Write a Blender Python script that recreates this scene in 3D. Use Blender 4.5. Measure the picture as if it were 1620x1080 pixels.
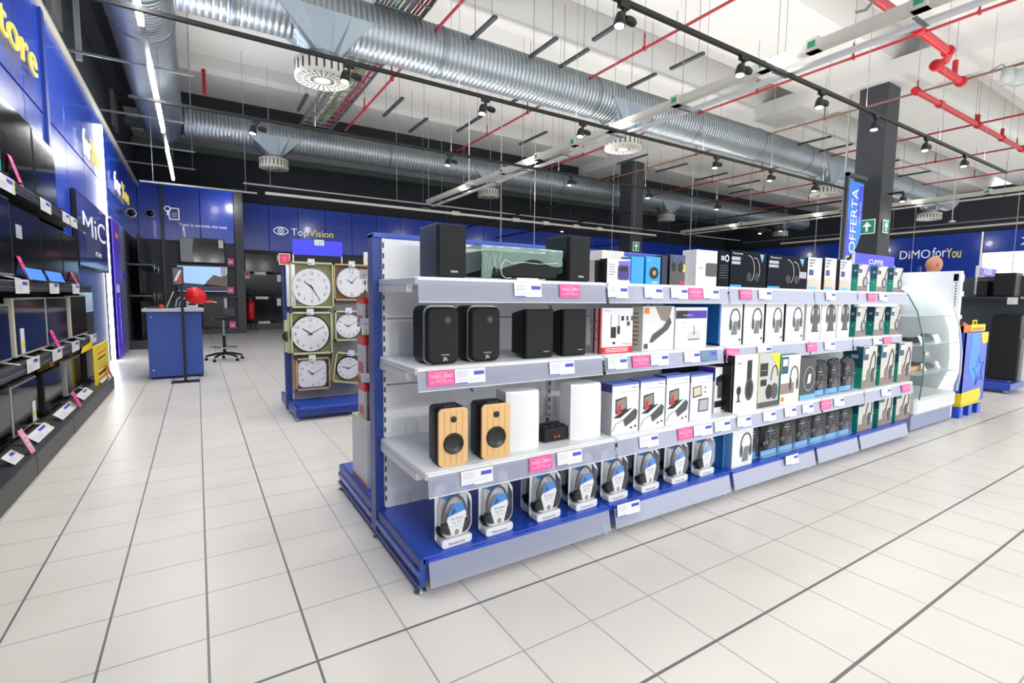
import bpy, math, random
from mathutils import Vector, Matrix
random.seed(7)
for o in list(bpy.data.objects): bpy.data.objects.remove(o)
S = bpy.context.scene
COL = S.collection
R_ = math.radians
PI = math.pi
# ------------------------------------------------------------------ camera
FPX = 788.4; YAW, PIT, ROL = R_(32.24), R_(5.05), R_(0.615); CH = 1.19
fw = Vector((math.sin(YAW)*math.cos(PIT), math.cos(YAW)*math.cos(PIT), -math.sin(PIT)))
r0 = Vector((math.cos(YAW), -math.sin(YAW), 0)); u0 = r0.cross(fw)
RV = r0*math.cos(ROL)+u0*math.sin(ROL); UV = u0*math.cos(ROL)-r0*math.sin(ROL)
cd = bpy.data.cameras.new('camera'); cam = bpy.data.objects.new('camera', cd); COL.objects.link(cam)
cd.sensor_width = 36; cd.lens = FPX/1620*36; cd.clip_start = .05; cd.clip_end = 200
M = Matrix((RV, UV, -fw)).transposed().to_4x4(); M.translation = Vector((0, 0, CH)); cam.matrix_world = M
S.camera = cam
# ------------------------------------------------------------------ world, view
w = bpy.data.worlds.new('world'); S.world = w; w.use_nodes = True
bgn = w.node_tree.nodes['Background']; bgn.inputs[0].default_value = (.93, .97, 1, 1); bgn.inputs[1].default_value = 1.9
S.view_settings.view_transform = 'Standard'; S.view_settings.look = 'None'
S.view_settings.exposure = 0.09; S.view_settings.gamma = 1; S.view_settings.use_curve_mapping = False
SPOT_W = 24; LED_E = 48.0; LAMP_E = 14.0; UP_W = 8.5; FRONT_W = 225
# ------------------------------------------------------------------ measuring helpers: a photo point on a plane of the place
def ray(x, y): return fw+RV*((x-810)/FPX)-UV*((y-540)/FPX)
def AZ(x, y, z=0): d = ray(x, y); return Vector((0, 0, CH))+d*((z-CH)/d.z)
def AY(x, y, Y): d = ray(x, y); return Vector((0, 0, CH))+d*(Y/d.y)
def AX(x, y, X): d = ray(x, y); return Vector((0, 0, CH))+d*(X/d.x)
def PYz(X, Y, Z):
    v = Vector((X, Y, Z-CH)); return 540-FPX*v.dot(UV)/v.dot(fw)
def XatY(px, Y, z):
    X = AY(px, 500, Y).x
    for _ in range(3): X = AY(px, PYz(X, Y, z), Y).x
    return X
def ext(px0, px1, ytop, Y, z):
    a = XatY(px0, Y, z); b = XatY(px1, Y, z); return a, b-a, AY(px0, ytop, Y).z-z
# ------------------------------------------------------------------ materials
def lin(h):
    c = [int(h[i:i+2], 16)/255 for i in (0, 2, 4)]
    return tuple(v/12.92 if v <= .04045 else ((v+.055)/1.055)**2.4 for v in c)+(1,)
MC = {}
def mat(name, hx, rough=.5, metal=0, emit=0, var=.05, scale=18, coat=0, spec=.5):
    if name in MC: return MC[name]
    m = bpy.data.materials.new(name); m.use_nodes = True; nt = m.node_tree; b = nt.nodes['Principled BSDF']
    c = lin(hx)
    tc = nt.nodes.new('ShaderNodeTexCoord'); nz = nt.nodes.new('ShaderNodeTexNoise'); nz.inputs['Scale'].default_value = scale
    nt.links.new(tc.outputs['Object'], nz.inputs['Vector'])
    mx = nt.nodes.new('ShaderNodeMix'); mx.data_type = 'RGBA'
    mx.inputs[6].default_value = tuple(v*(1-var) for v in c[:3])+(1,); mx.inputs[7].default_value = tuple(min(1, v*(1+var)) for v in c[:3])+(1,)
    nt.links.new(nz.outputs['Fac'], mx.inputs[0]); nt.links.new(mx.outputs[2], b.inputs['Base Color'])
    b.inputs['Roughness'].default_value = rough; b.inputs['Metallic'].default_value = metal
    b.inputs['Coat Weight'].default_value = coat; b.inputs['Specular IOR Level'].default_value = spec
    if emit:
        b.inputs['Emission Color'].default_value = c; b.inputs['Emission Strength'].default_value = emit
    MC[name] = m; return m
def clear(name, hx, opacity, rough=.05, ior=1.35):
    m = bpy.data.materials.new(name); m.use_nodes = True; nt = m.node_tree; nt.nodes.clear()
    o = nt.nodes.new('ShaderNodeOutputMaterial'); mx = nt.nodes.new('ShaderNodeMixShader')
    t = nt.nodes.new('ShaderNodeBsdfTransparent'); g = nt.nodes.new('ShaderNodeBsdfPrincipled')
    g.inputs['Base Color'].default_value = lin(hx); g.inputs['Roughness'].default_value = rough
    t.inputs[0].default_value = tuple(.85+.15*v for v in lin(hx)[:3])+(1,)
    fr = nt.nodes.new('ShaderNodeFresnel'); fr.inputs[0].default_value = ior
    ad = nt.nodes.new('ShaderNodeMath'); ad.operation = 'ADD'; ad.use_clamp = True; ad.inputs[1].default_value = opacity
    nt.links.new(fr.outputs[0], ad.inputs[0]); nt.links.new(ad.outputs[0], mx.inputs[0])
    nt.links.new(t.outputs[0], mx.inputs[1]); nt.links.new(g.outputs[0], mx.inputs[2]); nt.links.new(mx.outputs[0], o.inputs[0])
    MC[name] = m; return m
WHITE = mat('white_paint', 'DEDFE2', .45); RACKW = mat('rack_white', 'E4E5EA', .4, scale=6); PANW = mat('rack_panel', 'E8E9EE', .5, scale=4)
CARD = mat('white_card', 'DEDEE2', .5, var=.02); PINK = mat('pink_card', 'F0559A', .5); LILAC = mat('label_blue', '4A46C0', .5)
GREYT = mat('print_grey', 'A9A9B8', .6); INK = mat('print_black', '17171B', .5); DGREY = mat('dark_grey', '4A4B50', .5)
BLUE = mat('rack_blue', '1A48B4', .3, coat=.3, scale=5); BLUED = mat('upright_blue', '27418F', .35); STEEL = mat('steel', 'A8ABB0', .3, .9)
BLACKP = mat('black_plastic', '121315', .45, spec=.35); BLACKG = mat('black_gloss', '0B0C0F', .12, coat=.5); GRILLE = mat('speaker_grille', '131415', .8, scale=90, var=.3)
CHAR = mat('charcoal_metal', '33363B', .42, scale=4); CHAR2 = mat('charcoal_panel', '2E3236', .5, scale=3)
PANB = mat('fascia_blue', '1E44B6', .24, coat=.2, scale=.6, var=.12); DWALL = mat('dark_wall', '2B2E34', .75, scale=.8, var=.15)
CONC = mat('pale_concrete', 'D6D5D2', .8, scale=1.2, var=.06); COLM = mat('column_grey', '383B40', .6, scale=2, var=.08)
RED = mat('pipe_red', '9C2028', .4); REDB = mat('bright_red', 'D8121A', .35); YEL = mat('sign_yellow', 'F5D90A', .45); YELT = mat('letter_yellow', 'F3E060', .4, emit=.3)
LETW = mat('letter_white', 'F4F5F8', .4, emit=.25); TRACK = mat('track_black', '1C1D1E', .45, .2); CREAM = mat('tray_cream', 'CFCDC2', .55)
GALV = mat('galvanised', '8F9498', .38, .85); WIRE = mat('wire_grey', '8A8C8E', .5); PLASW = mat('diffuser_white', 'C6C5BA', .6)
GREEN = mat('exit_green', '1E8A5A', .5, emit=.2); LGREEN = mat('cable_green', '5E9A58', .6); LED = mat('led_white', 'FFFFFF', .4, emit=LED_E)
LAMP = mat('lamp_glow', 'FFFBF0', .4, emit=LAMP_E); WOOD = mat('bamboo', 'DDB27C', .45, scale=4, var=.12)
TEAL = mat('teal_card', '0F7F78', .45); TEALD = mat('teal_dark', '0E4F63', .45); CYAN = mat('cyan_card', '2C9BE0', .45); NAVY = mat('navy_card', '141E38', .45)
VIOL = mat('violet_card', '4326A8', .4); SKY = mat('sky_print', '6FB2E8', .5); SILV = mat('silver_plastic', 'C3C5C4', .3, .3); DBOX = mat('night_card', '0A0D1A', .5, spec=.08)
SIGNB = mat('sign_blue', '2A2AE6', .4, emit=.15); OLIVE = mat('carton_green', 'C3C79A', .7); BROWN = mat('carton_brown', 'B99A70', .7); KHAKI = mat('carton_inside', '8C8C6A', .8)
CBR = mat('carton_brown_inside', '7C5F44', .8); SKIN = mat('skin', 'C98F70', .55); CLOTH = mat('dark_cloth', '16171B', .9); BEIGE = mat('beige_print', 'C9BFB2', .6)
LIMEY = mat('lime_print', 'D4DA28', .5); ORNG = mat('orange_print', 'E67A28', .5); REDC = mat('red_card', 'C8202C', .45); CREAMB = mat('cream_card', 'E2DED2', .5)
BINB = mat('bin_blue', '1E50D8', .35, coat=.3); BINL = mat('bin_light', '2F93F0', .35); SCRB = mat('screen_sky', '4F86D8', .2, emit=.6); SCRD = mat('screen_dark', '05070C', .1, spec=.25)
SCRC = mat('screen_teal', '1CA8B8', .2, emit=.5); ROCK = mat('screen_rock', '6A5348', .3, emit=.15); PURP = mat('purple_lit', '4A2EC0', .4, emit=.25); TAUPE = mat('taupe_print', '8A7F78', .6)
GLASS = clear('clear_glass', 'F0F8F6', .01, .03, 1.18); BLIS = clear('blister_plastic', 'F4F6F8', .03, .1, 1.15); WRAP = clear('wrap_film', 'A8CCC0', .34, .25); RAILM = clear('rail_plastic', 'A4A8BE', .66, .3)
GEDGE = mat('glass_edge', '4F8A84', .2); LWOOD = mat('woodprint_dark', 'A4752E', .5)
def duct_mat():
    m = bpy.data.materials.new('spiral_duct'); m.use_nodes = True; nt = m.node_tree; b = nt.nodes['Principled BSDF']
    b.inputs['Base Color'].default_value = lin('969EA4'); b.inputs['Metallic'].default_value = .9; b.inputs['Roughness'].default_value = .38
    tc = nt.nodes.new('ShaderNodeTexCoord'); wv = nt.nodes.new('ShaderNodeTexWave'); wv.wave_type = 'BANDS'; wv.bands_direction = 'Z'; wv.wave_profile = 'SIN'
    wv.inputs['Scale'].default_value = 4.2; wv.inputs['Distortion'].default_value = 0
    nt.links.new(tc.outputs['Object'], wv.inputs['Vector'])
    bp = nt.nodes.new('ShaderNodeBump'); bp.inputs['Strength'].default_value = 1; bp.inputs['Distance'].default_value = .011
    nt.links.new(wv.outputs['Fac'], bp.inputs['Height']); nt.links.new(bp.outputs[0], b.inputs['Normal'])
    cr = nt.nodes.new('ShaderNodeValToRGB'); cr.color_ramp.elements[0].color = lin('7E868C'); cr.color_ramp.elements[1].color = lin('A0A8AE'); cr.color_ramp.elements[1].position = .25; nt.links.new(wv.outputs['Fac'], cr.inputs[0]); nt.links.new(cr.outputs[0], b.inputs['Base Color'])
    nz = nt.nodes.new('ShaderNodeTexNoise'); nz.inputs['Scale'].default_value = 2.5; nt.links.new(tc.outputs['Object'], nz.inputs['Vector'])
    mr = nt.nodes.new('ShaderNodeMapRange'); mr.inputs[3].default_value = .3; mr.inputs[4].default_value = .5
    nt.links.new(nz.outputs['Fac'], mr.inputs[0]); nt.links.new(mr.outputs[0], b.inputs['Roughness'])
    return m
RED2 = mat('main_red', 'B4141C', .4); DUCT = duct_mat(); SHEET = mat('duct_sheet', '808A92', .42, .85, scale=3)
def floor_mat():
    m = bpy.data.materials.new('floor_tiles'); m.use_nodes = True; nt = m.node_tree; b = nt.nodes['Principled BSDF']; N = nt.nodes.new; L = nt.links.new
    tc = N('ShaderNodeTexCoord'); sp = N('ShaderNodeSeparateXYZ'); L(tc.outputs['Object'], sp.inputs[0])
    def math_(op, a, bb=None, clamp=False):
        n = N('ShaderNodeMath'); n.operation = op; n.use_clamp = clamp
        for i, v in enumerate((a, bb)):
            if v is None: continue
            if isinstance(v, (int, float)): n.inputs[i].default_value = v
            else: L(v, n.inputs[i])
        return n.outputs[0]
    def grid(c, o, s, wd):
        u = math_('DIVIDE', math_('SUBTRACT', c, o), s); k = math_('ROUND', u)
        return math_('LESS_THAN', math_('MULTIPLY', math_('ABSOLUTE', math_('SUBTRACT', u, k)), s), wd), k
    gx, kx = grid(sp.outputs[0], -.012, .3008, .003); gy, ky = grid(sp.outputs[1], 1.627, .3106, .0028)
    def near(c, v, wd): return math_('LESS_THAN', math_('ABSOLUTE', math_('SUBTRACT', c, v)), wd)
    strong = None
    for v in (-2, -1, 0, 1):
        q = near(sp.outputs[0], -.012+.3008*v, .004); strong = q if strong is None else math_('MAXIMUM', strong, q)
    for v in (0, -2, -3):
        strong = math_('MAXIMUM', strong, near(sp.outputs[1], 1.627+.3106*v, .0055))
    nz = N('ShaderNodeTexNoise'); nz.inputs['Scale'].default_value = .9; L(tc.outputs['Object'], nz.inputs['Vector'])
    soft = math_('MULTIPLY', math_('MAXIMUM', gx, gy), math_('ADD', math_('MULTIPLY', nz.outputs['Fac'], .8), .15))
    fac = math_('MAXIMUM', soft, math_('MULTIPLY', strong, .92), True)
    n2 = N('ShaderNodeTexNoise'); n2.inputs['Scale'].default_value = 1.7; n2.inputs['Detail'].default_value = 4; L(tc.outputs['Object'], n2.inputs['Vector'])
    wn = N('ShaderNodeTexWhiteNoise'); cb = N('ShaderNodeCombineXYZ'); L(kx, cb.inputs[0]); L(ky, cb.inputs[1]); L(cb.outputs[0], wn.inputs['Vector'])
    c1 = N('ShaderNodeMix'); c1.data_type = 'RGBA'; c1.inputs[6].default_value = lin('DBD6CE'); c1.inputs[7].default_value = lin('EAE6DF'); L(n2.outputs['Fac'], c1.inputs[0])
    c2 = N('ShaderNodeMix'); c2.data_type = 'RGBA'; L(fac, c2.inputs[0]); L(c1.outputs[2], c2.inputs[6]); c2.inputs[7].default_value = lin('55595A')
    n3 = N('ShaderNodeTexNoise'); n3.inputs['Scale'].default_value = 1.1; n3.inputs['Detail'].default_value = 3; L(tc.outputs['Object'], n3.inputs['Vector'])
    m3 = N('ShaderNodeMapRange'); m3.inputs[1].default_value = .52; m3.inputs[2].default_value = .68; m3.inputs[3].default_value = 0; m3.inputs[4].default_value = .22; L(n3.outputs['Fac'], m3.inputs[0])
    c3 = N('ShaderNodeMix'); c3.data_type = 'RGBA'; L(m3.outputs[0], c3.inputs[0]); L(c2.outputs[2], c3.inputs[6]); c3.inputs[7].default_value = lin('B4AFA2'); L(c3.outputs[2], b.inputs['Base Color'])  # darker patches standing for floor shadows and reflections, mixed into the colour
    mr = N('ShaderNodeMapRange'); mr.inputs[3].default_value = .22; mr.inputs[4].default_value = .42; L(n2.outputs['Fac'], mr.inputs[0]); L(mr.outputs[0], b.inputs['Roughness'])
    return m
# ------------------------------------------------------------------ mesh builder
TXT = {}
def glyphs(s):
    if s in TXT: return TXT[s]
    cu = bpy.data.curves.new('t', 'FONT'); cu.body = s; cu.size = 1; cu.resolution_u = 3
    o = bpy.data.objects.new('t', cu); COL.objects.link(o)
    me = bpy.data.meshes.new_from_object(o.evaluated_get(bpy.context.evaluated_depsgraph_get()))
    v = [tuple(p.co) for p in me.vertices]; f = [tuple(p.vertices) for p in me.polygons]
    x0 = min(p[0] for p in v); x1 = max(p[0] for p in v)
    bpy.data.objects.remove(o); bpy.data.curves.remove(cu); bpy.data.meshes.remove(me)
    TXT[s] = (v, f, x0, x1); return TXT[s]
class MB:
    def __init__(s): s.v = []; s.f = []; s.mi = []; s.sm = []; s.mats = []
    def _m(s, m):
        if m not in s.mats: s.mats.append(m)
        return s.mats.index(m)
    def add(s, vs, fs, m, smooth=False):
        n = len(s.v); s.v += [tuple(v) for v in vs]; k = s._m(m)
        for f in fs: s.f.append(tuple(i+n for i in f)); s.mi.append(k); s.sm.append(smooth)
        return s
    def box(s, x0, x1, y0, y1, z0, z1, m):
        vs = [(x, y, z) for z in (z0, z1) for y in (y0, y1) for x in (x0, x1)]
        return s.add(vs, [(0, 2, 3, 1), (4, 5, 7, 6), (0, 1, 5, 4), (2, 6, 7, 3), (0, 4, 6, 2), (1, 3, 7, 5)], m)
    def bbox(s, x0, x1, y0, y1, z0, z1, m, b=.004):   # box with bevelled edges all round
        vs = []; b = min(b, (x1-x0)/3, (y1-y0)/3, (z1-z0)/3)
        def ring(z, i): return [(x0+i, y0+b, z), (x0+b, y0+i, z), (x1-b, y0+i, z), (x1-i, y0+b, z), (x1-i, y1-b, z), (x1-b, y1-i, z), (x0+b, y1-i, z), (x0+i, y1-b, z)]
        R = [[(x0+b, y0+b, z0)]*0, ring(z0, b*.99), ring(z0+b, 0), ring(z1-b, 0), ring(z1, b*.99)]
        for r in R[1:]: vs += r
        fs = [tuple(range(7, -1, -1)), tuple(range(24, 32))]
        for k in range(3):
            for i in range(8): j = (i+1) % 8; fs.append((k*8+i, k*8+j, k*8+8+j, k*8+8+i))
        return s.add(vs, fs, m)
    def quad(s, a, b, c, d, m): return s.add([a, b, c, d], [(0, 1, 2, 3)], m)
    def pr(s, x0, x1, z0, z1, y, m): return s.quad((x0, y, z0), (x1, y, z0), (x1, y, z1), (x0, y, z1), m)       # print on a front face (faces -y)
    def sp(s, y0, y1, z0, z1, x, m): return s.quad((x, y1, z0), (x, y0, z0), (x, y0, z1), (x, y1, z1), m)       # print on a left side (faces -x)
    def poly(s, pts, m): return s.add(pts, [tuple(range(len(pts)))], m)
    def ell(s, cx, cz, rx, rz, y, m, n=20): return s.poly([(cx+rx*math.cos(2*PI*i/n), y, cz+rz*math.sin(2*PI*i/n)) for i in range(n)], m)
    def arc(s, cx, cz, rx, rz, w, a0, a1, y, m, n=14):
        vs = []; fs = []
        for i in range(n+1):
            a = a0+(a1-a0)*i/n; c, t = math.cos(a), math.sin(a)
            vs += [(cx+rx*c, y, cz+rz*t), (cx+(rx-w)*c, y, cz+(rz-w)*t)]
        for i in range(n): k = 2*i; fs.append((k, k+1, k+3, k+2))
        return s.add(vs, fs, m)
    def prism(s, out, a0, a1, m, axis='y', bev=0, smooth=False):    # outline in the plane across axis, extruded from a0 to a1
        n = len(out); cx = sum(p[0] for p in out)/n; cz = sum(p[1] for p in out)/n
        def P(p, a, k):
            u = cx+(p[0]-cx)*k; v = cz+(p[1]-cz)*k
            return (u, a, v) if axis == 'y' else ((a, u, v) if axis == 'x' else (u, v, a))
        W = max(abs(p[0]-cx) for p in out); kk = 1-bev/W if W else 1
        sec = [(a0, kk), (a0+bev, 1), (a1-bev, 1), (a1, kk)] if bev else [(a0, 1), (a1, 1)]
        vs = [P(p, a, k) for a, k in sec for p in out]; fs = []
        for q in range(len(sec)-1):
            for i in range(n): j = (i+1) % n; fs.append((q*n+i, q*n+j, q*n+n+j, q*n+n+i))
        b = len(s.f); s.add(vs, fs, m, smooth); q = len(sec)-1
        s.add(vs[:n], [tuple(range(n-1, -1, -1))], m); s.add(vs[q*n:], [tuple(range(n))], m); return s
    def tube(s, pts, r, m, n=8, cap=True, smooth=True):
        pts = [Vector(p) for p in pts]; rs = r if isinstance(r, (list, tuple)) else [r]*len(pts); vs = []; fs = []; up = None
        for i, p in enumerate(pts):
            t = (pts[min(i+1, len(pts)-1)]-pts[max(i-1, 0)]).normalized()
            if up is None: up = Vector((0, 0, 1)) if abs(t.z) < .9 else Vector((1, 0, 0))
            a = t.cross(up).normalized(); b = t.cross(a).normalized(); up = -b if b.dot(up) < 0 else b
            for k in range(n):
                q = 2*PI*(k+.5)/n; vs.append(p+(a*math.cos(q)+b*math.sin(q))*rs[i])
        for i in range(len(pts)-1):
            for k in range(n): j = (k+1) % n; fs.append((i*n+k, i*n+j, i*n+n+j, i*n+n+k))
        s.add(vs, fs, m, smooth)
        if cap: s.add(vs[:n], [tuple(range(n-1, -1, -1))], m); s.add(vs[-n:], [tuple(range(n))], m)
        return s
    def lathe(s, prof, c, m, n=20, axis='z'):
        vs = []; fs = []
        for r, h in prof:
            for k in range(n):
                a = 2*PI*k/n; u, v = r*math.cos(a), r*math.sin(a)
                vs.append((c[0]+u, c[1]+v, c[2]+h) if axis == 'z' else ((c[0]+u, c[1]+h, c[2]+v) if axis == 'y' else (c[0]+h, c[1]+u, c[2]+v)))
        for i in range(len(prof)-1):
            for k in range(n): j = (k+1) % n; fs.append((i*n+k, i*n+j, i*n+n+j, i*n+n+k))
        return s.add(vs, fs, m, True)
    def text(s, t, h, m, o, xd=(1, 0, 0), zd=(0, 0, 1), al=0, wd=None, dep=0):   # h: cap height; wd: forced width
        v, f, x0, x1 = glyphs(t); k = h/.69; kx = wd/(x1-x0) if wd else k; xd = Vector(xd); zd = Vector(zd); o = Vector(o)
        off = -x0*kx-al*(x1-x0)*kx
        if dep:
            nd = xd.cross(zd).normalized(); P = [o+xd*(p[0]*kx+off)+zd*(p[1]*k) for p in v]
            s.add([p+nd*0 for p in P], f, m)
            for q in (1, 2, 3): s.add([p+nd*dep*q/3 for p in P], f, m)
            from collections import Counter
            cnt = Counter(); 
            for fc in f:
                for i in range(len(fc)): e = (fc[i], fc[(i+1) % len(fc)]); cnt[tuple(sorted(e))] += 1
            es = [e for e, c_ in cnt.items() if c_ == 1]
            for a, b in es: s.add([P[a], P[b], P[b]+nd*dep, P[a]+nd*dep], [(0, 1, 2, 3)], m)
            return s
        return s.add([o+xd*(p[0]*kx+off)+zd*(p[1]*k) for p in v], f, m)
    def build(s, name, parent=None, loc=(0, 0, 0), rz=0, rot=None):
        me = bpy.data.meshes.new(name); me.from_pydata([tuple(v) for v in s.v], [], s.f)
        for m in s.mats: me.materials.append(m)
        me.polygons.foreach_set('material_index', s.mi); me.polygons.foreach_set('use_smooth', s.sm); me.update()
        o = bpy.data.objects.new(name, me); COL.objects.link(o); o.location = loc; o.rotation_euler = rot or (0, 0, rz)
        if parent: o.parent = parent
        return o
def rr(x0, x1, z0, z1, r, n=4):   # rounded rectangle outline
    p = []
    for cx, cz, a in ((x1-r, z0+r, -90), (x1-r, z1-r, 0), (x0+r, z1-r, 90), (x0+r, z0+r, 180)):
        for i in range(n+1): q = R_(a+90*i/n); p.append((cx+r*math.cos(q), cz+r*math.sin(q)))
    return p
def tag(o, label, cat, group=None):
    o['label'] = label; o['category'] = cat
    if group: o['group'] = group
    return o
def thing(name, label, cat, loc=(0, 0, 0), rz=0, group=None):
    o = bpy.data.objects.new(name, None); o.empty_display_size = .05; COL.objects.link(o); o.location = loc; o.rotation_euler = (0, 0, rz)
    return tag(o, label, cat, group)
def struct(o): o['kind'] = 'structure'; return o
def dup(root, loc, rz=None, label=None):
    r = root.copy(); COL.objects.link(r); r.location = loc
    if rz is not None: r.rotation_euler = (0, 0, rz)
    if label: r['label'] = label
    for ch in list(root.children):
        c = ch.copy(); COL.objects.link(c); c.parent = r
        for g in list(ch.children): d = g.copy(); COL.objects.link(d); d.parent = c
    return r
def rel(p, q): return Vector(p)-Vector(q)
ORD = ['first', 'second', 'third', 'fourth', 'fifth', 'sixth', 'seventh', 'eighth', 'ninth', 'tenth', 'eleventh', 'twelfth', 'thirteenth', 'fourteenth', 'fifteenth']

# ================================================================== THE SETTING
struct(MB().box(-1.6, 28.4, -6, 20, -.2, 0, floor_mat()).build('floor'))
# ceiling: precast ribs running along X
prof = []
y = -6.0+.05
pts = []
while y < 20.2:
    pts += [(y, 5.9), (y+1.75, 5.9), (y+1.95, 6.45), (y+2.45, 6.5), (y+2.6, 6.0)]
    y += 2.7
mb = MB(); X0, X1 = -1.6, 28.4; vs = [(x, a, b) for a, b in pts for x in (X0, X1)]
mb.add(vs, [(2*i, 2*i+1, 2*i+3, 2*i+2) for i in range(len(pts)-1)], CONC)
mb.box(X0, X1, -6, 20.4, 6.6, 6.75, CONC)
struct(mb.build('ceiling'))
mb = MB(); mb.box(11.85, 12.9, -6, 14.4, 5.62, 5.97, CONC); struct(mb.build('trim_1'))
mb = MB(); mb.box(-1.3, 28, 14.4, 14.75, 5.45, 5.9, mat('dark_beam', '26282A', .7)); struct(mb.build('trim_2'))
mb = MB(); mb.box(-1.3, 28, 15.2, 15.5, 5.2, 5.35, mat('green_beam', '4C5F55', .7)); mb.box(-1.3, 28, 16.6, 16.8, 5.1, 5.25, MC['green_beam']); struct(mb.build('trim_3'))
for nm, b in (('wall_left', (-1.6, -1.42, -3, 20)), ('wall_back', (-1.6, 28.4, 19.75, 20)), ('wall_right', (28.2, 28.4, -1, 20))):
    struct(MB().box(*b, 0, 6.0 if nm != 'wall_back' else 6.6, DWALL).build(nm))
def pilaster(n, x0, x1, y0, y1, h): return struct(MB().box(x0, x1, y0, y1, 0, h, COLM).build('trim_%d' % n))
# left wall pale uprights above the fascia
mb = MB()
for yy, z0, z1 in ((8.4, 4.6, 5.9), (14, 4.8, 5.9)): mb.box(-1.44, -1.36, yy, yy+.6, z0, z1, mat('grey_pilaster', '6B6D70', .7))
struct(mb.build('trim_4'))
struct(MB().box(-1.6, -.85, -3, 14.4, 5.55, 5.62, DWALL).build('trim_9'))
def exit_sign(par, o, xd, n, s=.3):
    o = Vector(o); xd = Vector(xd); n = Vector(n); z = Vector((0, 0, 1)); m = MB()
    def q(a0, a1, b0, b1, d, mm): m.quad(*[o+xd*a+z*b+n*d for a, b in ((a0, b0), (a1, b0), (a1, b1), (a0, b1))], mm)
    q(0, s, 0, s, .012, LETW); q(s*.06, s*.94, s*.06, s*.94, .018, GREEN); q(s*.42, s*.58, s*.15, s*.6, .024, LETW)
    m.poly([o+xd*a*s+z*b*s+n*.024 for a, b in ((.2, .5), (.8, .5), (.5, .85))], LETW)
    return m.build('emergency_sign', par)
for i, (yy, lab) in enumerate(((4.85, 'dark grey square column between the ducts, near right, with two green arrow signs'), (11.9, 'dark grey square column further back behind the loudspeakers'))):
    o = struct(tag(MB().box(12.01, 12.56, yy, yy+.52, 0, 5.62, COLM).build('column'), lab, 'column'))
t = thing('emergency_sign', 'green arrow exit sign on the left face of the near column', 'sign', (12.0, 5.2, 2.6)); exit_sign(t, (0, 0, 0), (0, -1, 0), (-1, 0, 0), .3).name = 'plate'
t = thing('emergency_sign', 'green arrow exit sign on the narrow front face of the near column', 'sign', (12.15, 4.84, 2.62)); exit_sign(t, (0, 0, 0), (1, 0, 0), (0, -1, 0), .27).name = 'plate'
t = thing('emergency_sign', 'small green arrow exit sign on the far column', 'sign', (12.12, 11.89, 2.75)); exit_sign(t, (0, 0, 0), (1, 0, 0), (0, -1, 0), .3).name = 'plate'
# blue fascias
def fascia(n, mb): return struct(mb.build('trim_%d' % n))
mb = MB()
ys = [1.2, 3.0, 4.5, 5.75, 6.55, 7.35, 8.3, 9.45, 10.4, 12.0, 13.6, 15.2, 17.45]
for a, b in zip(ys[:-1], ys[1:]):
    mb.bbox(-1.42, -1.3, a+.006, b-.006, 1.9, 3.06, PANB, .006); mb.bbox(-1.42, -1.3, a+.006, b-.006, 3.075, 4.15, PANB, .006)
mb.box(-1.42, -1.335, 7.9, 17.45, 0, 1.9, CHAR2)
mb.bbox(-1.36, -1.296, 7.9, 10.75, 0, 1.9, mat('glossy_blue_panel', '27479E', .38), .006)
mb.box(-1.36, -1.27, 7.28, 7.40, 2.3, 4.2, BLUED)
fascia(5, mb)
mb = MB(); mb.box(-1.3, 1.27, 17.55, 19.75, 0, 4.35, CHAR2)
for a, b in ((-1.3, -.78), (-.72, .15), (.165, 1.02)): mb.bbox(a, b, 17.5, 17.56, 2.72, 4.3, PANB, .006)
mb.box(1.04, 1.27, 17.42, 17.56, 0, 4.35, CHAR); mb.box(-.80, -.72, 17.46, 17.56, 0, 4.3, CHAR); fascia(6, mb)
mb = MB(); x = 1.27
while x < 28:
    x2 = min(x+.95, 28.1); mb.bbox(x, x2-.012, 19.5, 19.6, 2.72, 4.3, PANB, .006); x = x2
mb.box(1.27, 28.1, 19.6, 19.74, 0, 2.72, CHAR2); fascia(7, mb)
mb = MB(); yy = -1.0
for a, b in ((-1, 2.4), (2.42, 7.4), (7.5, 11.6), (11.62, 15.5), (15.52, 19.5)): mb.bbox(28.0, 28.1, a, b, 3.28 if b < 7.45 else 1.2, 4.14, PANB, .006)
mb.box(27.97, 28.0, 7.42, 7.48, 1.2, 4.14, LETW); mb.box(28.06, 28.19, -1, 19.5, 0, 3.2, CHAR2)
mb.box(28.01, 28.1, -1, 7.4, 2.0, 3.26, mat('white_lit', 'FFFFFF', .5, emit=1.2)); fascia(8, mb)
# ================================================================== WRITING ON WALLS
def letters(name, label, loc, parts_, xd):
    t = thing(name, label, 'lettering', loc)
    for nm, s, h, m, dx, dz, wd in parts_:
        MB().text(s, h, m, (xd[0]*dx, xd[1]*dx, dz), xd, wd=wd, dep=.018).build(nm, t)
    return t
letters('wall_lettering', 'large yellow raised word Store high on the left blue fascia', (-1.262, 5.42, 3.28), [('letters', 'Store', .30, YELT, 0, 0, 1.43)], (0, 1, 0))
letters('wall_lettering', 'white and yellow raised lettering left of the vertical light strip', (-1.262, 9.2, 3.12), [('white_letters', 'for', .36, LETW, 0, 0, .55), ('yellow_letters', 'You', .32, YELT, .62, .03, .6)], (0, 1, 0))
letters('wall_lettering', 'white and yellow raised lettering right of the vertical light strip on the left wall', (-1.262, 12.3, 3.18), [('white_letters', 'for', .36, LETW, 0, 0, 1.0), ('yellow_letters', 'You', .32, YELT, 1.15, .03, 1.2)], (0, 1, 0))
t = letters('wall_lettering', 'white slogan reading Tutta la serenità che vuoi over the corner shelves', (-.37, 17.46, 3.14), [('letters', 'Tutta la serenità che vuoi.', .085, LETW, 0, 0, 1.22)], (1, 0, 0))
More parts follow.
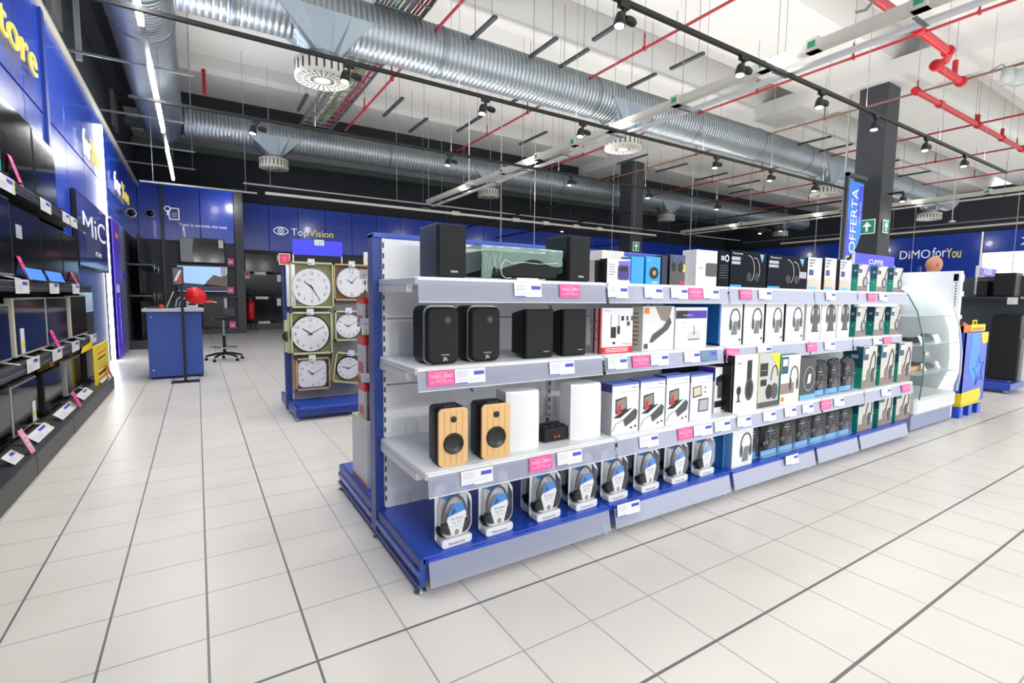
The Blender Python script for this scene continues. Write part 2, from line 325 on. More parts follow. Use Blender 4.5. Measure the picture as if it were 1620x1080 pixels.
m = MB(); m.arc(.19, .15, .17, .22, .03, 0, 2*PI, 0, LETW, 4); m.box(.06, .32, -.01, 0, 0, .03, LETW); m.box(.06, .09, -.01, 0, 0, .26, LETW); m.box(.29, .32, -.01, 0, 0, .28, LETW)
m = MB(); m.prism(rr(.08, .34, 0, .34, .03), -.012, 0, LETW); m.prism(rr(.11, .31, .03, .31, .02), -.018, -.012, PANB)
for k in range(3): m.box(.15, .28, -.022, -.018, .08+.05*k, .10+.05*k, mat('letter_peach', 'E8C9A8', .5, emit=.1))
m.lathe([(0, -.02), (.085, -.02), (.085, 0)], (.06, 0, .3), LETW, 14, 'y'); m.lathe([(0, -.026), (.05, -.026), (.05, -.02)], (.06, 0, .3), PANB, 14, 'y'); m.box(.04, .09, -.02, 0, .12, .25, LETW)
tag(m.build('document_icon', None, (-.68, 17.49, 3.3)), 'white document and key icon on the blue corner panel', 'icon')
t = thing('shop_logo', 'white eye icon with white and yellow raised letters on the back wall', 'lettering', (2.32, 19.49, 3.08))
for nm, s, h, mm, dx, dz, wd in (('white_letters', 'Top', .24, LETW, .6, .24, .58), ('yellow_letters', 'Vision', .24, YELT, 1.21, .24, .84), ('tagline', 'I colori perfetti per i tuoi occhi', .07, LETW, .63, .02, 1.28)):
    MB().text(s, h, mm, (dx, 0, dz), wd=wd, dep=.03).build(nm, t)
m = MB()
for sgn in (1, -1): m.arc(.27, .36-sgn*.16, .31, .31, .035, R_(35 if sgn > 0 else -145), R_(145 if sgn > 0 else -35), -.02, LETW)
m.arc(.27, .36, .105, .105, .03, 0, 2*PI, -.02, LETW, 20); m.ell(.27, .36, .035, .035, -.02, LETW)
for k in range(6): a = k*PI/3; m.poly([(.27+.035*math.cos(a), -.02, .36+.035*math.sin(a)), (.27+.09*math.cos(a+.5), -.02, .36+.09*math.sin(a+.5)), (.27+.09*math.cos(a+.75), -.02, .36+.09*math.sin(a+.75))], LETW)
m.build('eye_icon', t)
letters('wall_lettering', 'bold white letters followed by white and yellow words on the right blue wall', (27.96, 10.32, 3.16), [('white_letters', 'DiMO', .38, LETW, 0, 0, 1.15), ('script_letters', 'for', .42, LETW, 1.22, .02, .5), ('yellow_letters', 'You', .42, YELT, 1.72, -.04, .5)], (0, -1, 0))
letters('wall_lettering', 'white and yellow lettering at the far right edge of the right wall', (27.96, 6.28, 3.5), [('letters', 'Xe', .3, LETW, 0, 0, .7)], (0, -1, 0))
letters('wall_lettering', 'small white and yellow lettering low on the right wall behind the headphone boxes', (27.96, 14.6, 3.0), [('white_letters', 'Smart', .28, LETW, 0, 0, 1.4), ('yellow_letters', 'Go', .28, YELT, 1.5, 0, .7)], (0, -1, 0))
# ================================================================== DUCTS
def duct(name, p0, p1, r, label, takeoffs=(), collars=()):
    # built in local frame with z along the run so the spiral wraps it
    a, b = Vector(p0), Vector(p1); L = (b-a).length; t = thing(name, label, 'duct', a); d = (b-a).normalized()
    m = MB(); m.lathe([(r*.97, 0), (r*.97, L)], (0, 0, 0), DUCT, 36); q = Vector((0, 0, 1)).rotation_difference(d)
    o = m.build('spiral_tube', t); o.rotation_euler = q.to_euler()
    for k in collars: o = MB().lathe([(r*.97, k-.035), (r*1.0, k-.03), (r*1.0, k+.03), (r*.97, k+.035)], (0, 0, 0), SHEET, 36).build('joint_band', t); o.rotation_euler = q.to_euler()
    for k in takeoffs:
        # saddle: wide box hugging the tube that tapers down to a round collar
        m = MB(); n = 20; vs = []; zz = (-.05, -r-.13, -r-.24)
        for lv, (sx, sy, h) in enumerate(((.62, r*1.01, zz[0]), (.24, .24, zz[1]), (.24, .24, zz[2]))):
            for i in range(n):
                an = 2*PI*i/n+PI/4; c, s_ = math.cos(an), math.sin(an)
                if lv == 0: f = 1/max(abs(c), abs(s_)); vs.append((c*f*sx, s_*f*sy, h))
                else: vs.append((c*sx, s_*sy, h))
        m.add([Vector((k+v[0], v[1], v[2])) for v in vs], [(l*n+i, l*n+(i+1) % n, l*n+n+(i+1) % n, l*n+n+i) for l in range(2) for i in range(n)], SHEET)
        m.build('take_off', t)
    return t
duct('spiral_duct', (-.1, 7.3, 4.87), (23.4, 7.3, 4.87), .36, 'long galvanised spiral duct crossing nearest overhead', (1.64, 7.2, 14.8, 22.0), [.6, 3.3, 6.3, 9.1, 11.4, 13.5, 16.5, 19.5])
duct('spiral_duct', (-.1, 13.3, 4.9), (25, 13.3, 4.9), .32, 'galvanised spiral duct further back near the dark wall', (1.76, 7.6, 15.4, 23.2), [4.5, 10.2, 13.2, 18])
t = duct('spiral_duct', (-.49, 3.2, 4.86), (-.49, 13.5, 4.86), .39, 'wide galvanised duct running away along the left wall', (), [4.1, 5.2])
MB().lathe([(0, -.18), (.3, -.14), (.38, .02), (.38, .1)], (0, 10.3, -.0), SHEET, 30, 'y').build('end_cap', t)
for i, (x, y, z, d, lab) in enumerate(((1.54, 7.3, 4.07, .70, 'large round white slotted diffuser under the nearest duct'), (7.1, 7.3, 4.07, .70, 'round white slotted diffuser under the middle of the nearest duct'), (14.7, 7.3, 4.07, .70, 'round diffuser under the nearest duct left of the near column'), (21.9, 7.3, 4.07, .70, 'round diffuser at the right end of the nearest duct'),
        (1.66, 13.3, 4.17, .64, 'round white diffuser under the far duct at left'), (7.5, 13.3, 4.17, .64, 'round diffuser under the far duct above the loudspeakers'), (15.3, 13.3, 4.17, .64, 'round diffuser under the far duct right of the far column'), (23.1, 13.3, 4.17, .64, 'round diffuser near the far end of the far duct'))):
    t = thing('ceiling_diffuser', lab, 'air diffuser', (x, y, z), 0, 'round ceiling diffusers'); r = d/2; m = MB(); SL = INK
    m.lathe([(0, 0), (r, 0), (r, .21), (r*.65, .24), (r*.65, .34)], (0, 0, 0), PLASW, 36); m.build('housing', t)
    m = MB()
    for k in range(24):
        a = 2*PI*k/24; c, s_ = math.cos(a), math.sin(a)
        for r0, r1 in ((.3, .45), (.5, .68), (.73, .93)):
            ra, rb = r0*r, r1*r; wq = .012
            m.add([(ra*c-wq*s_*.6, ra*s_+wq*c*.6, -.003), (rb*c-wq*s_, rb*s_+wq*c, -.003), (rb*c+wq*s_, rb*s_-wq*c, -.003), (ra*c+wq*s_*.6, ra*s_-wq*c*.6, -.003)], [(3, 2, 1, 0)], SL)
    m.build('slots', t); m = MB()
    for k in range(24):
        a = 2*PI*(k+.5)/24; c, s_ = math.cos(a), math.sin(a); q = r+.003; wq = .012
        m.add([(q*c-wq*s_, q*s_+wq*c, .04), (q*c+wq*s_, q*s_-wq*c, .04), (q*c+wq*s_, q*s_-wq*c, .17), (q*c-wq*s_, q*s_+wq*c, .17)], [(0, 1, 2, 3)], SL)
    m.build('side_slots', t)
# ================================================================== TRACKS AND SPOTLIGHTS
def track(x0, x1, y, z, label, hang, alongy=False):
    t = thing('lighting_track', label, 'lighting track', (x0, y, z) if not alongy else (y, x0, z)); L = x1-x0; m = MB()
    if alongy: m.box(-.018, .018, 0, L, 0, .035, TRACK)
    else: m.box(0, L, -.018, .018, 0, .035, TRACK)
    m.build('rail', t); 
    for h in hang: k = h-x0; c = (0, k) if alongy else (k, 0); MB().tube([(c[0], c[1], .03), (c[0], c[1], 5.88-z)], .0035, WIRE, 4).build('suspension_wire', t)
    return t
track(-.6, 13.0, 5.3, 3.5, 'black lighting track crossing from top left to the near column', [.9, 2.6, 4.3, 6.9, 8.8, 10.6, 12.4])
track(-1.1, 12.4, 3.05, 3.5, 'black lighting track nearest overhead, top centre to right', [3.6, 5.2, 7, 9.3, 11.2])
track(-.6, 12.3, 7.63, 3.5, 'black lighting track passing under the far duct at left', [1.5, 3.6, 5.8, 8.1, 10.5])
track(8, 18.6, 14.0, 3.3, 'dark lighting track in the far right distance before the column', [9, 12, 15, 17.5], True)
track(4.6, 12.6, 12.4, 3.42, 'dark track running away to the right of the near column', [5.5, 8, 11], True)
track(9.5, 16.5, 7.4, 3.4, 'dark track running away behind the loudspeakers, left one', [10, 13, 16], True)
track(9.5, 16.5, 9.6, 3.4, 'dark track running away behind the loudspeakers, right one', [10, 13, 16], True)
def make_spot():
    t = thing('track_spotlight', 'x', 'spotlight', (0, 0, 0), 0, 'black spotlights on the tracks'); z = -.0
    m = MB(); m.box(-.05, .05, -.02, .02, -.035, .0, TRACK); m.box(-.012, .012, -.012, .012, -.09, -.03, TRACK); m.build('adapter', t)
    m = MB(); ax = Vector((-.14, -.05, -.98)).normalized(); c = Vector((-.035, 0, -.10))
    m.tube([c-ax*.025, c+ax*.0, c+ax*.065, c+ax*.08], [.025, .038, .048, .048], TRACK, 16); m.build('lamp_head', t)
    g = MB(); u = ax.cross(Vector((0, 1, 0))).normalized(); v = ax.cross(u)
    g.poly([c+ax*.0825+(u*math.cos(2*PI*k/16)+v*math.sin(2*PI*k/16))*.038 for k in range(16)], LAMP); g.build('lens', t)
    m = MB(); m.tube([(.02, 0, -.10), (.06, 0, -.105), (.1, 0, -.11), (.125, 0, -.115)], [.022, .034, .034, .024], TRACK, 10); m.build('driver', t)
    return t
sp0 = make_spot(); used = [0]; SPOTS = []
def spot(x, y, z, label):
    loc = (x, y, z)
    if used[0]: o = dup(sp0, loc, label=label)
    else: o = sp0; o.location = loc; o['label'] = label; used[0] = 1
    SPOTS.append(loc); return o
for i, (px, py) in enumerate([(987, 12), (1176, 93), (1300, 150), (1386, 186), (1466, 222), (1527, 247)]):
    p = AY(px, py, 3.05); spot(p.x, 3.05, 3.5, 'black track spotlight, %s from left on the nearest track' % ORD[i])
for i, (px, py) in enumerate([(552, 108), (768, 162), (922, 200), (1134, 250), (1220, 272), (1290, 288)]):
    p = AY(px, py, 5.3); spot(p.x, 5.3, 3.5, 'black track spotlight, %s from left on the middle track' % ORD[i])
for i, (px, py) in enumerate([(405, 190), (712, 245), (904, 280), (1027, 302), (1136, 318)]):
    p = AY(px, py, 7.63); spot(p.x, 7.63, 3.5, 'black track spotlight, %s from left on the track below the far duct' % ORD[i])
SPX = [(720, 7.4), (892, 9.6), (1207, 14.0), (1240, 14.0), (1430, 12.4)]
for i, (px, X) in enumerate(SPX):
    a = AX(px, 300, X); spot(X, a.y, 3.4 if X < 10 else (3.3 if X == 14.0 else 3.42), 'small distant black spotlight near the %s' % ['top of the tall loudspeaker', 'far column', 'hanging offer banner, farther one', 'hanging offer banner, nearer one', 'right blue wall sign'][i])
def lamp(loc, power, size=R_(150), tgt=None, col=(1, .985, .95)):
    l = bpy.data.lights.new('lamp_and_fill_spot', 'SPOT'); l.energy = power; l.spot_size = size; l.spot_blend = .8; l.shadow_soft_size = .12; l.color = col
    o = bpy.data.objects.new('lamp_and_fill_spot', l); COL.objects.link(o); o.location = loc
    o.rotation_euler = (Vector(tgt)-Vector(loc)).to_track_quat('-Z', 'Y').to_euler() if tgt else (0, 0, 0)
for i, (x, y, z) in enumerate(SPOTS):
    lamp((x-.05, y-.02, z-.24), SPOT_W*(1.0 if i < 17 else .7))
for x in (.9, 2.0, 3.1, 4.2, 5.4): lamp((x-.9, -5.6, 3.4), FRONT_W, R_(46), (x, 2.2, .9))     # added unseen spots behind the camera, filling the shelf fronts
for y in (3.5, 5.5, 7.5): lamp((.35, y, 3.4), FRONT_W*.10, R_(90), (-1.0, y+.4, 1.2))  # added spots filling the television wall from the aisle
# the other lamps of the same tracks and of the aisles behind and beside the camera
for x, y in ((-.2, 3.05), (1.2, 3.05), (-.3, 5.3), (-.2, 7.63), (.3, .6), (2.6, .6), (5, .6), (7.6, .6), (10.5, .6), (13.5, .6), (-.3, -1.9), (2.5, -1.9), (5.5, -1.9), (9, -1.9), (.4, 10.2), (3, 10.2), (6, 10.2), (.4, 15), (4, 15.5), (9, 16), (15, 15.5), (21, 14), (15.5, 3), (19, 3), (23, 5), (16, 7.6), (19.5, 9), (25, 8)):
    lamp((x, y, 3.4), SPOT_W*(.7 if y < 1 and x > 4 else 1.05))
def up_fill(x0, x1, y, z):   # added upward area lights without a fixture, to brighten the ceiling
    l = bpy.data.lights.new('added_ceiling_fill', 'AREA'); l.shape = 'RECTANGLE'; l.size = x1-x0; l.size_y = .12; l.energy = UP_W*(x1-x0); l.spread = R_(175); l.color = (1, .985, .96)
    o = bpy.data.objects.new('added_ceiling_fill', l); COL.objects.link(o); o.location = ((x0+x1)/2, y, z); o.rotation_euler = (PI, 0, 0)
for y in (-3, .5, 3.05, 5.3, 7.63, 10.3): up_fill(-.6, 11.5, y, 3.56)
UP_W *= .42
for y in (-3, .5, 3.05, 5.3, 7.63, 10.3): up_fill(12.4, 26, y, 3.56)
for x in (1, 4, 8, 12, 17, 22): lamp((x, 16.6, 3.9), SPOT_W*1.2, R_(120), (x, 19.5, 3.3))  # added fill spots, next two rows too, brightening the blue walls
for y in (4, 8, 12, 16): lamp((25, y, 3.9), SPOT_W*1.2, R_(120), (28, y, 3.3))
for y in (14, 16): lamp((.6, y, 3.9), SPOT_W*.4, R_(120), (-.3 if y > 15 else -1.3, y+1.5, 3.2))
# ================================================================== LED LINES
t = thing('linear_light', 'line of white LED tubes hanging over the left aisle', 'light', (-.33, 2.0, 3.6))
m = MB(); m.box(-.02, .02, 0, 11.4, .03, .075, GALV); m.build('rail', t)
for i, (a, b) in enumerate((((222, -60), (229, 37)), ((237, 101), (260, 207)), ((265, 234), (277, 283)))):
    y0 = AZ(*a, 3.6).y-2 if i else 1.2; y1 = AZ(*b, 3.6).y-2; MB().box(-.022, .022, y0, y1, -.03, .03, LED).build('led_tube', t)

for yy in (1, 3.6, 6.6, 9.2, 11.2): MB().tube([(0, yy, .07), (0, yy, 2.28)], .004, WIRE, 4).build('suspension_wire', t)
tag(MB().box(0, .05, 0, .09, 0, 3.98, mat('led_strip', 'FFFFFF', .4, emit=14)).build('vertical_light_strip', None, (-1.3, 11.0, .02)), 'tall vertical white light strip on the left wall', 'light strip')
tag(MB().tube([(0, 0, 0), (0, 14.5, 0)], .05, mat('pipe_beige', 'A9A79C', .6), 10).build('wall_conduit', None, (-1.3, 3, 4.2)), 'beige pipe running along the top of the left fascia', 'pipe')
for i, yy in enumerate((8.67, 11.1, 13.2, 15.0)):
    t = thing('support_rod', 'thin grey rod jutting from the left wall, %s from the front' % ORD[i], 'support rod', (-1.42, yy, 4.26), 0, 'rods jutting from the left wall')
    m = MB(); m.box(0, 1.5, -.015, .015, 0, .03, GALV); m.build('arm', t); MB().tube([(1.45, 0, 0), (1.45, 0, 1.62)], .006, WIRE, 5).build('drop_wire', t)
tag(MB().box(-.03, .03, -.03, .03, 0, 1.7, mat('grey_upright', '8A9094', .5)).build('ceiling_post', None, (-1.2, 8.9, 4.25)), 'grey vertical post above the left fascia', 'post')
# ================================================================== SPRINKLER PIPES AND MAINS
def pipe(name, pts, r, m, label, cat='pipe', stubs=(), ng=6):
    t = thing(name, label, cat, pts[0]); MB().tube([rel(p, pts[0]) for p in pts], r, m, 10).build('pipe_run', t)
    for s_ in stubs: q = MB(); v = rel(s_, pts[0]); q.tube([v, v+Vector((0, 0, .22))], r*.7, m, 6); q.box(v.x-.03, v.x+.03, v.y-.015, v.y+.015, v.z-.03, v.z+.03, m); q.tube([v+Vector((0, 0, .2)), (v.x, v.y, 5.9-pts[0][2])], .005, WIRE, 4); q.build('pipe_hanger', t)
    return t
for i, (x, y0, y1) in enumerate(((3.05, 1.5, 12.2), (5.93, 1.5, 12.2), (8.87, 1.0, 14), (11.3, .5, 14), (14.3, .5, 14), (17.2, .5, 14), (20.2, .5, 15), (23.1, .5, 15))):
    pipe('sprinkler_pipe', [(x, y0, 5.0), (x, y1, 5.0)], .021, RED if i != 3 else mat('pipe_brown', '7E5A4C', .5), 'thin red sprinkler pipe near the ceiling, %s from left' % ORD[i] if i != 3 else 'thin brown pipe beside the concrete beam', 'pipe', [(x, q, 5.0) for q in (2.6, 4.1, 5.7, 8.9, 10.6) if y0 < q < y1])
pipe('main_pipe', [(5.0, 3.22, 5.02), (8.0, 3.22, 5.02)], .058, RED, 'thick red water main at the top right, upper piece', stubs=[(7, 3.22, 5.08)])
t = pipe('main_pipe', [(8.7, 3.22, 5.02), (9.9, 3.22, 5.0), (10.05, 3.3, 4.95), (10.1, 3.45, 4.95), (11.25, 3.45, 4.95)], .058, RED2, 'thick bright red elbowed water main at the top right', stubs=[(10.9, 3.45, 5.0)])
for p in ((8.75, 3.22, 5.02), (9.85, 3.22, 5.0), (10.12, 3.45, 4.95), (11.2, 3.45, 4.95)): MB().lathe([(.058, -.03), (.085, -.03), (.085, .03), (.058, .03)], rel(p, (8.7, 3.22, 5.02)), RED2, 16, 'x').build('flange', t)
t = pipe('main_pipe', [(11.1, 4.08, 5.0), (17.8, 4.08, 5.0)], .05, RED2, 'long thick red water main right of the near column', stubs=[(14.4, 4.08, 5.0), (16, 4.08, 5.0)])
for x in (.1, 1.2, 3.3, 4.9, 6.4): MB().lathe([(.05, -.05), (.07, -.05), (.07, .05), (.05, .05)], (x, 0, 0), RED2, 16, 'x').build('flange', t)
a = AY(318, 20, 13.0); b = AY(318, 150, 13.0); pipe('riser_pipe', [(a.x, 12.9, b.z), (a.x, 12.9, 5.95)], .035, RED2, 'short red vertical pipe with couplings between the ducts at left')
# hanging struts
BARS = [(1.93, 10.52, 11.51), (1.93, 8.9, 9.6), (3.61, 6.23, 6.94), (3.52, 9.66, 10.82), (4.35, 10.44, 11.5), (4.65, 6.22, 6.93), (5.26, 6.22, 6.93), (5.26, 9.66, 10.82), (5.14, 5.47, 5.97), (5.4, 7.91, 8.66), (6.78, 6.23, 6.9), (6.84, 5.32, 5.97), (7.0, 9.69, 10.85), (8.6, 9.66, 10.8), (10.3, 9.66, 10.8), (11.9, 9.66, 10.8), (13.76, 9.67, 10.83), (15.45, 9.67, 10.81), (16.46, 10.53, 11.46), (12.7, 6.23, 7.0), (13.73, 6.23, 7.05), (16.3, 6.2, 7.0), (18.4, 6.2, 7.0)]
for i, (x, a, b) in enumerate(BARS):
    t = thing('hanging_strut', 'x', 'hanging strut', (x, a, 5.0), 0, 'dark metal struts hanging under the ceiling'); near = 'beside the nearest duct' if b < 8.8 else 'between the two long ducts'
    same = [q for q in BARS if (q[2] < 8.8) == (b < 8.8)]; t['label'] = 'dark ceiling strut %s, %d%s from the left' % (near, same.index((x, a, b))+1, {1: 'st', 2: 'nd', 3: 'rd'}.get(same.index((x, a, b))+1, 'th'))
    m = MB(); m.box(-.03, .03, 0, b-a, 0, .04, CHAR); m.build('channel', t)
    for q in (.15, .85): MB().tube([(0, (b-a)*q, .03), (0, (b-a)*q, .95)], .006, WIRE, 5).build('threaded_rod', t)
# cable bundle tray
t = thing('cable_tray', 'wide open cable tray with green and pink cables near the ceiling', 'cable tray', (2.56, 5.0, 5.2)); m = MB()
for x in (-.34, .34): m.box(x-.01, x+.01, 0, 8.6, -.02, .06, STEEL)
for k in range(28): m.box(-.34, .34, k*.3, k*.3+.02, -.025, -.005, STEEL)
m.build('ladder', t)
cm = [LGREEN, mat('cable_pink', 'A86A86', .6), mat('cable_white', 'C8C8C4', .6), mat('cable_grey', '77797A', .6), LGREEN, mat('cable_red', '8A3648', .6), mat('cable_blue', '6A7890', .6)]
for k in range(24):
    m = MB(); x = -.31+.62*k/23; pts = [(x+random.uniform(-.02, .02), yy*.72, .03+random.uniform(0, .05)) for yy in range(0, 12)]
    m.tube(pts, .012+.006*random.random(), cm[k % 7 if k < 20 else 5], 5, False); m.build('cable', t)
# cream busbar trays with junction boxes
def busbar(x, y0, y1, z, label, boxes):
    t = thing('busbar_tray', label, 'cable tray', (x, y0, z)); m = MB(); L = y1-y0
    m.box(-.05, .05, 0, L, 0, .09, CREAM); m.build('channel', t); m = MB(); m.box(.11, .19, 0, L, -.06, -.03, LETW if 0 else WHITE); m.build('lower_strip', t)
    for q in range(int(L/1.2)+1): MB().box(-.06, .2, q*1.2+.3, q*1.2+.34, -.065, -.055, GALV).tube([(.0, q*1.2+.32, .08), (.0, q*1.2+.32, 5.88-z)], .004, WIRE, 4).build('bracket', t)
    for b in boxes:
        o = MB().bbox(-.06, .06, b-y0-.07, b-y0+.07, .0, .12, CREAM, .01).build('junction_box', t); o2 = MB().box(-.064, -.06, b-y0-.035, b-y0+.035, .03, .09, GREEN).build('green_label', o)
    return t
busbar(5.18, .4, 12.4, 3.6, 'long cream cable duct with junction boxes crossing the upper middle', (1.9, 2.75, 3.25, 4.4, 5.6, 6.4, 7.4, 8.6, 9.9))
busbar(15.1, 1.0, 12.4, 3.6, 'cream cable duct running away at the far right', (4, 7, 10))
tag(MB().box(0, 1.9, -.02, .02, 0, .03, GALV).tube([(.2, 0, .02), (.2, 0, 2.7)], .005, WIRE, 4).tube([(1.7, 0, .02), (1.7, 0, 2.7)], .005, WIRE, 4).build('horizontal_tube', None, (-.8, 11.4, 3.2)), 'thin pale horizontal tube in front of the corner fascia', 'tube')
t = thing('busbar_tray', 'pair of pale tubes with small boxes running in front of the back fascia', 'cable tray', (.87, 11.6, 3.25)); m = MB(); m.box(0, 16.6, -.02, .02, .16, .19, GALV); m.build('upper_tube', t)
m = MB(); m.box(.4, 12.0, -.03, .03, 0, .05, CREAM); m.build('lower_tube', t); m = MB()
for x in (4.6, 6.4, 7.4, 8.5, 9.4): m.bbox(x, x+.22, -.06, -.02, -.02, .08, CREAM, .01)
m.build('junction_box', t); 
for x in (.5, 3.2, 4, 7, 11, 14): MB().tube([(x, 0, .18), (x, 0, 2.57)], .006, WIRE, 4).build('suspension_wire', t)
t = thing('busbar_tray', 'pair of pale tubes in front of the right blue wall', 'cable tray', (18.3, 1.0, 3.25)); m = MB(); m.box(-.02, .02, 0, 11, .16, .19, GALV); m.build('upper_tube', t)
m = MB(); m.box(-.03, .03, 2.6, 9.5, 0, .05, CREAM); m.build('lower_tube', t); 
for q in (2.7, 6, 9.4): MB().tube([(0, q, .03), (0, q, 2.6)], .006, WIRE, 4).build('suspension_wire', t)
t = thing('flexible_conduit', 'grey flexible conduit looping down to the cream cable duct at the top right', 'conduit', (5.0, 2.0, 3.6)); m = MB(); m.tube([(0, 0, 2.3), (.01, .0, 1.0), (.02, .02, .5), (.0, .1, .22), (.03, .25, .12), (.08, .35, .16)], .012, WIRE, 6); m.build('conduit_run', t)
# camera domes, sensors
for x, y, z, lab, n in ((-1.02, 17.42, 3.42, 'white dome camera on the blue corner panel', 0), (-1.2, 14.3, 3.0, 'white dome camera on the left blue wall, faintly seen', 1)):
    t = thing('dome_camera', lab, 'security camera', (x, y, z)); m = MB(); m.lathe([(0, .08), (.11, .08), (.11, 0), (.09, -.03)], (0, 0, 0), WHITE, 16, 'y'); m.build('housing', t); MB().lathe([(0, -.09), (.05, -.075), (.075, -.03), (.08, 0)], (.02, 0, 0), BLACKG, 14, 'y').build('lens_dome', t)
t = thing('siren_horn', 'pair of pale loudspeaker horns hanging by the brown pipe at top right', 'loudspeaker', (11.2, 2.85, 4.72)); 
for k in (0, 1): MB().lathe([(0, 0), (.11, 0), (.085, .22), (0, .24)], (.05*k, -.12*k, -.05*k), mat('horn_grey', 'A9B0AE', .5), 14).build('horn', t)
MB().tube([(0, 0, .2), (.05, .1, .34), (.1, .25, .3)], .012, WIRE, 6).build('cable', t)
m = MB(); m.tube([(0, 0, 0), (0, 0, 1.7)], .012, CREAM, 8); m.lathe([(0, -.03), (.06, -.03), (.075, 0), (.02, .03)], (0, 0, 0), WHITE, 14)
for i, (px, py, Y, lab) in enumerate(((742, 290, 9.2, 'white stem access point hanging in the middle of the hall'), (1506, 350, 6.3, 'white stem access point hanging at the far right'), )):
    p = AY(px, py, Y); z = min(p.z, 4.1); q = MB(); q.tube([(0, 0, 0), (0, 0, 5.9-z)], .012, CREAM, 8); q.lathe([(0, -.03), (.08, -.03), (.1, 0), (.02, .04)], (0, 0, 0), WHITE, 14)
    tag(q.build('access_point', None, (p.x, Y, z)), lab, 'access point')
for i, (px, Y, z0, lab) in enumerate(((1330, 5.6, 1.3, 'thick'), (968, 12.2, 1.6, 'pale'), (792, 9.6, 1.5, 'thin'), (845, 10.5, 1.5, 'thin'), (1092, 9.6, 1.5, 'thin'), (1290, 9.0, 1.5, 'thin'), (1445, 9.0, 1.5, 'thin'), (1606, 6, 1.5, 'thin'))):
    x = AY(px, 380, Y).x; tag(MB().tube([(0, 0, 0), (0, 0, 5.88-z0)], .022 if i == 0 else .011, mat('wire_pale', 'B4B6B8', .5), 6).build('drop_cable', None, (x, Y, z0)), '%s vertical drop line from the ceiling, %s from left' % (lab, ['sixth', 'third', 'first', 'second', 'fourth', 'fifth', 'seventh', 'last'][i]), 'drop line')
# ================================================================== MAIN GONDOLA
GX0, GX1 = .72, 5.22; BY = [.72, 1.72, 2.70, 3.68, 4.32, 5.22]; YB = 2.34
SH = [(1.268, 1.86), (.905, 1.87), (.505, 1.765)]; BZ, BYF = .15, 1.79
g = thing('gondola_shelving', 'long white and blue double sided shelving unit in the middle of the shop', 'shelving', (GX0, YB, 0))
def G(mb, name, lab=None):
    mb.v = [(x-GX0, y-YB, z) for x, y, z in mb.v]; o = mb.build(name, g)
    if lab: o['label'] = lab
    return o
for i, x in enumerate(BY):
    m = MB(); xx = x if i else x
    m.box(xx-.03 if i else xx-.02, xx+.03 if i else xx+.03, YB, YB+.075, .03, 1.475, BLUED)
    m.box(xx+.002 if i else xx+.022, xx+.028 if i else xx+.034, YB-.012, YB, .16, 1.46, RACKW)
    for k in range(26): m.box(xx+.008 if i else xx+.024, xx+.016 if i else xx+.031, YB-.0135, YB-.012, .19+k*.049, .215+k*.049, INK)
    G(m, 'upright')
for a, b in zip(BY[:-1], BY[1:]):
    m = MB()
    for z0, z1 in ((.15, .415), (.42, .76), (.765, 1.08), (1.085, 1.46)): m.bbox(a+.03, b+.0, YB-.008, YB+.02, z0, z1, PANW, .003)
    m.box(a+.03, b+.0, YB+.02, YB+.055, .15, 1.46, PANW)
    m.bbox(a-.02, b+.03, YB-.01, YB+.085, 1.46, 1.485, BLUE, .004); G(m, 'back_panel')
    m = MB(); m.bbox(a, b-.004, BYF, YB+.0, BZ-.03, BZ, BLUE, .004); G(m, 'base_shelf', 'blue base shelf')
    m = MB(); m.box(a+.01, b-.01, BYF+.03, BYF+.045, .035, BZ-.03, BLUED); G(m, 'kick_plate')
    m = MB(); ya = BYF-.012; m.add([(a+.02, ya, BZ-.012), (b-.015, ya, BZ-.012), (b-.015, ya-.022, .035), (a+.02, ya-.022, .035)], [(0, 1, 2, 3)], RAILM)
    m.box(a+.02, b-.015, ya-.001, ya+.012, BZ-.018, BZ-.004, BLUE); G(m, 'base_price_rail', 'grey translucent price rail')
    for j, (z, yf) in enumerate(SH):
        m = MB(); m.bbox(a+.004, b-.004, yf, YB-.01, z-.03, z, RACKW, .004); m.box(a+.004, a+.03, yf+.1, YB-.01, z-.06, z-.03, RACKW); m.box(b-.03, b-.004, yf+.1, YB-.01, z-.06, z-.03, RACKW)
        G(m, 'shelf', 'white metal shelf')
        m = MB(); yr = yf-.006; h = .095 if j else .10
        m.add([(a+.01, yr, z-.012), (b-.01, yr, z-.012), (b-.01, yr-.012, z-h), (a+.01, yr-.012, z-h)], [(0, 1, 2, 3)], RAILM)
        m.tube([(a+.01, yr-.012, z-h), (b-.01, yr-.012, z-h)], .0022, WHITE, 5); m.box(a+.01, b-.01, yr-.002, yf, z-.014, z-.003, WHITE)
        G(m, 'price_rail', 'grey translucent price rail')
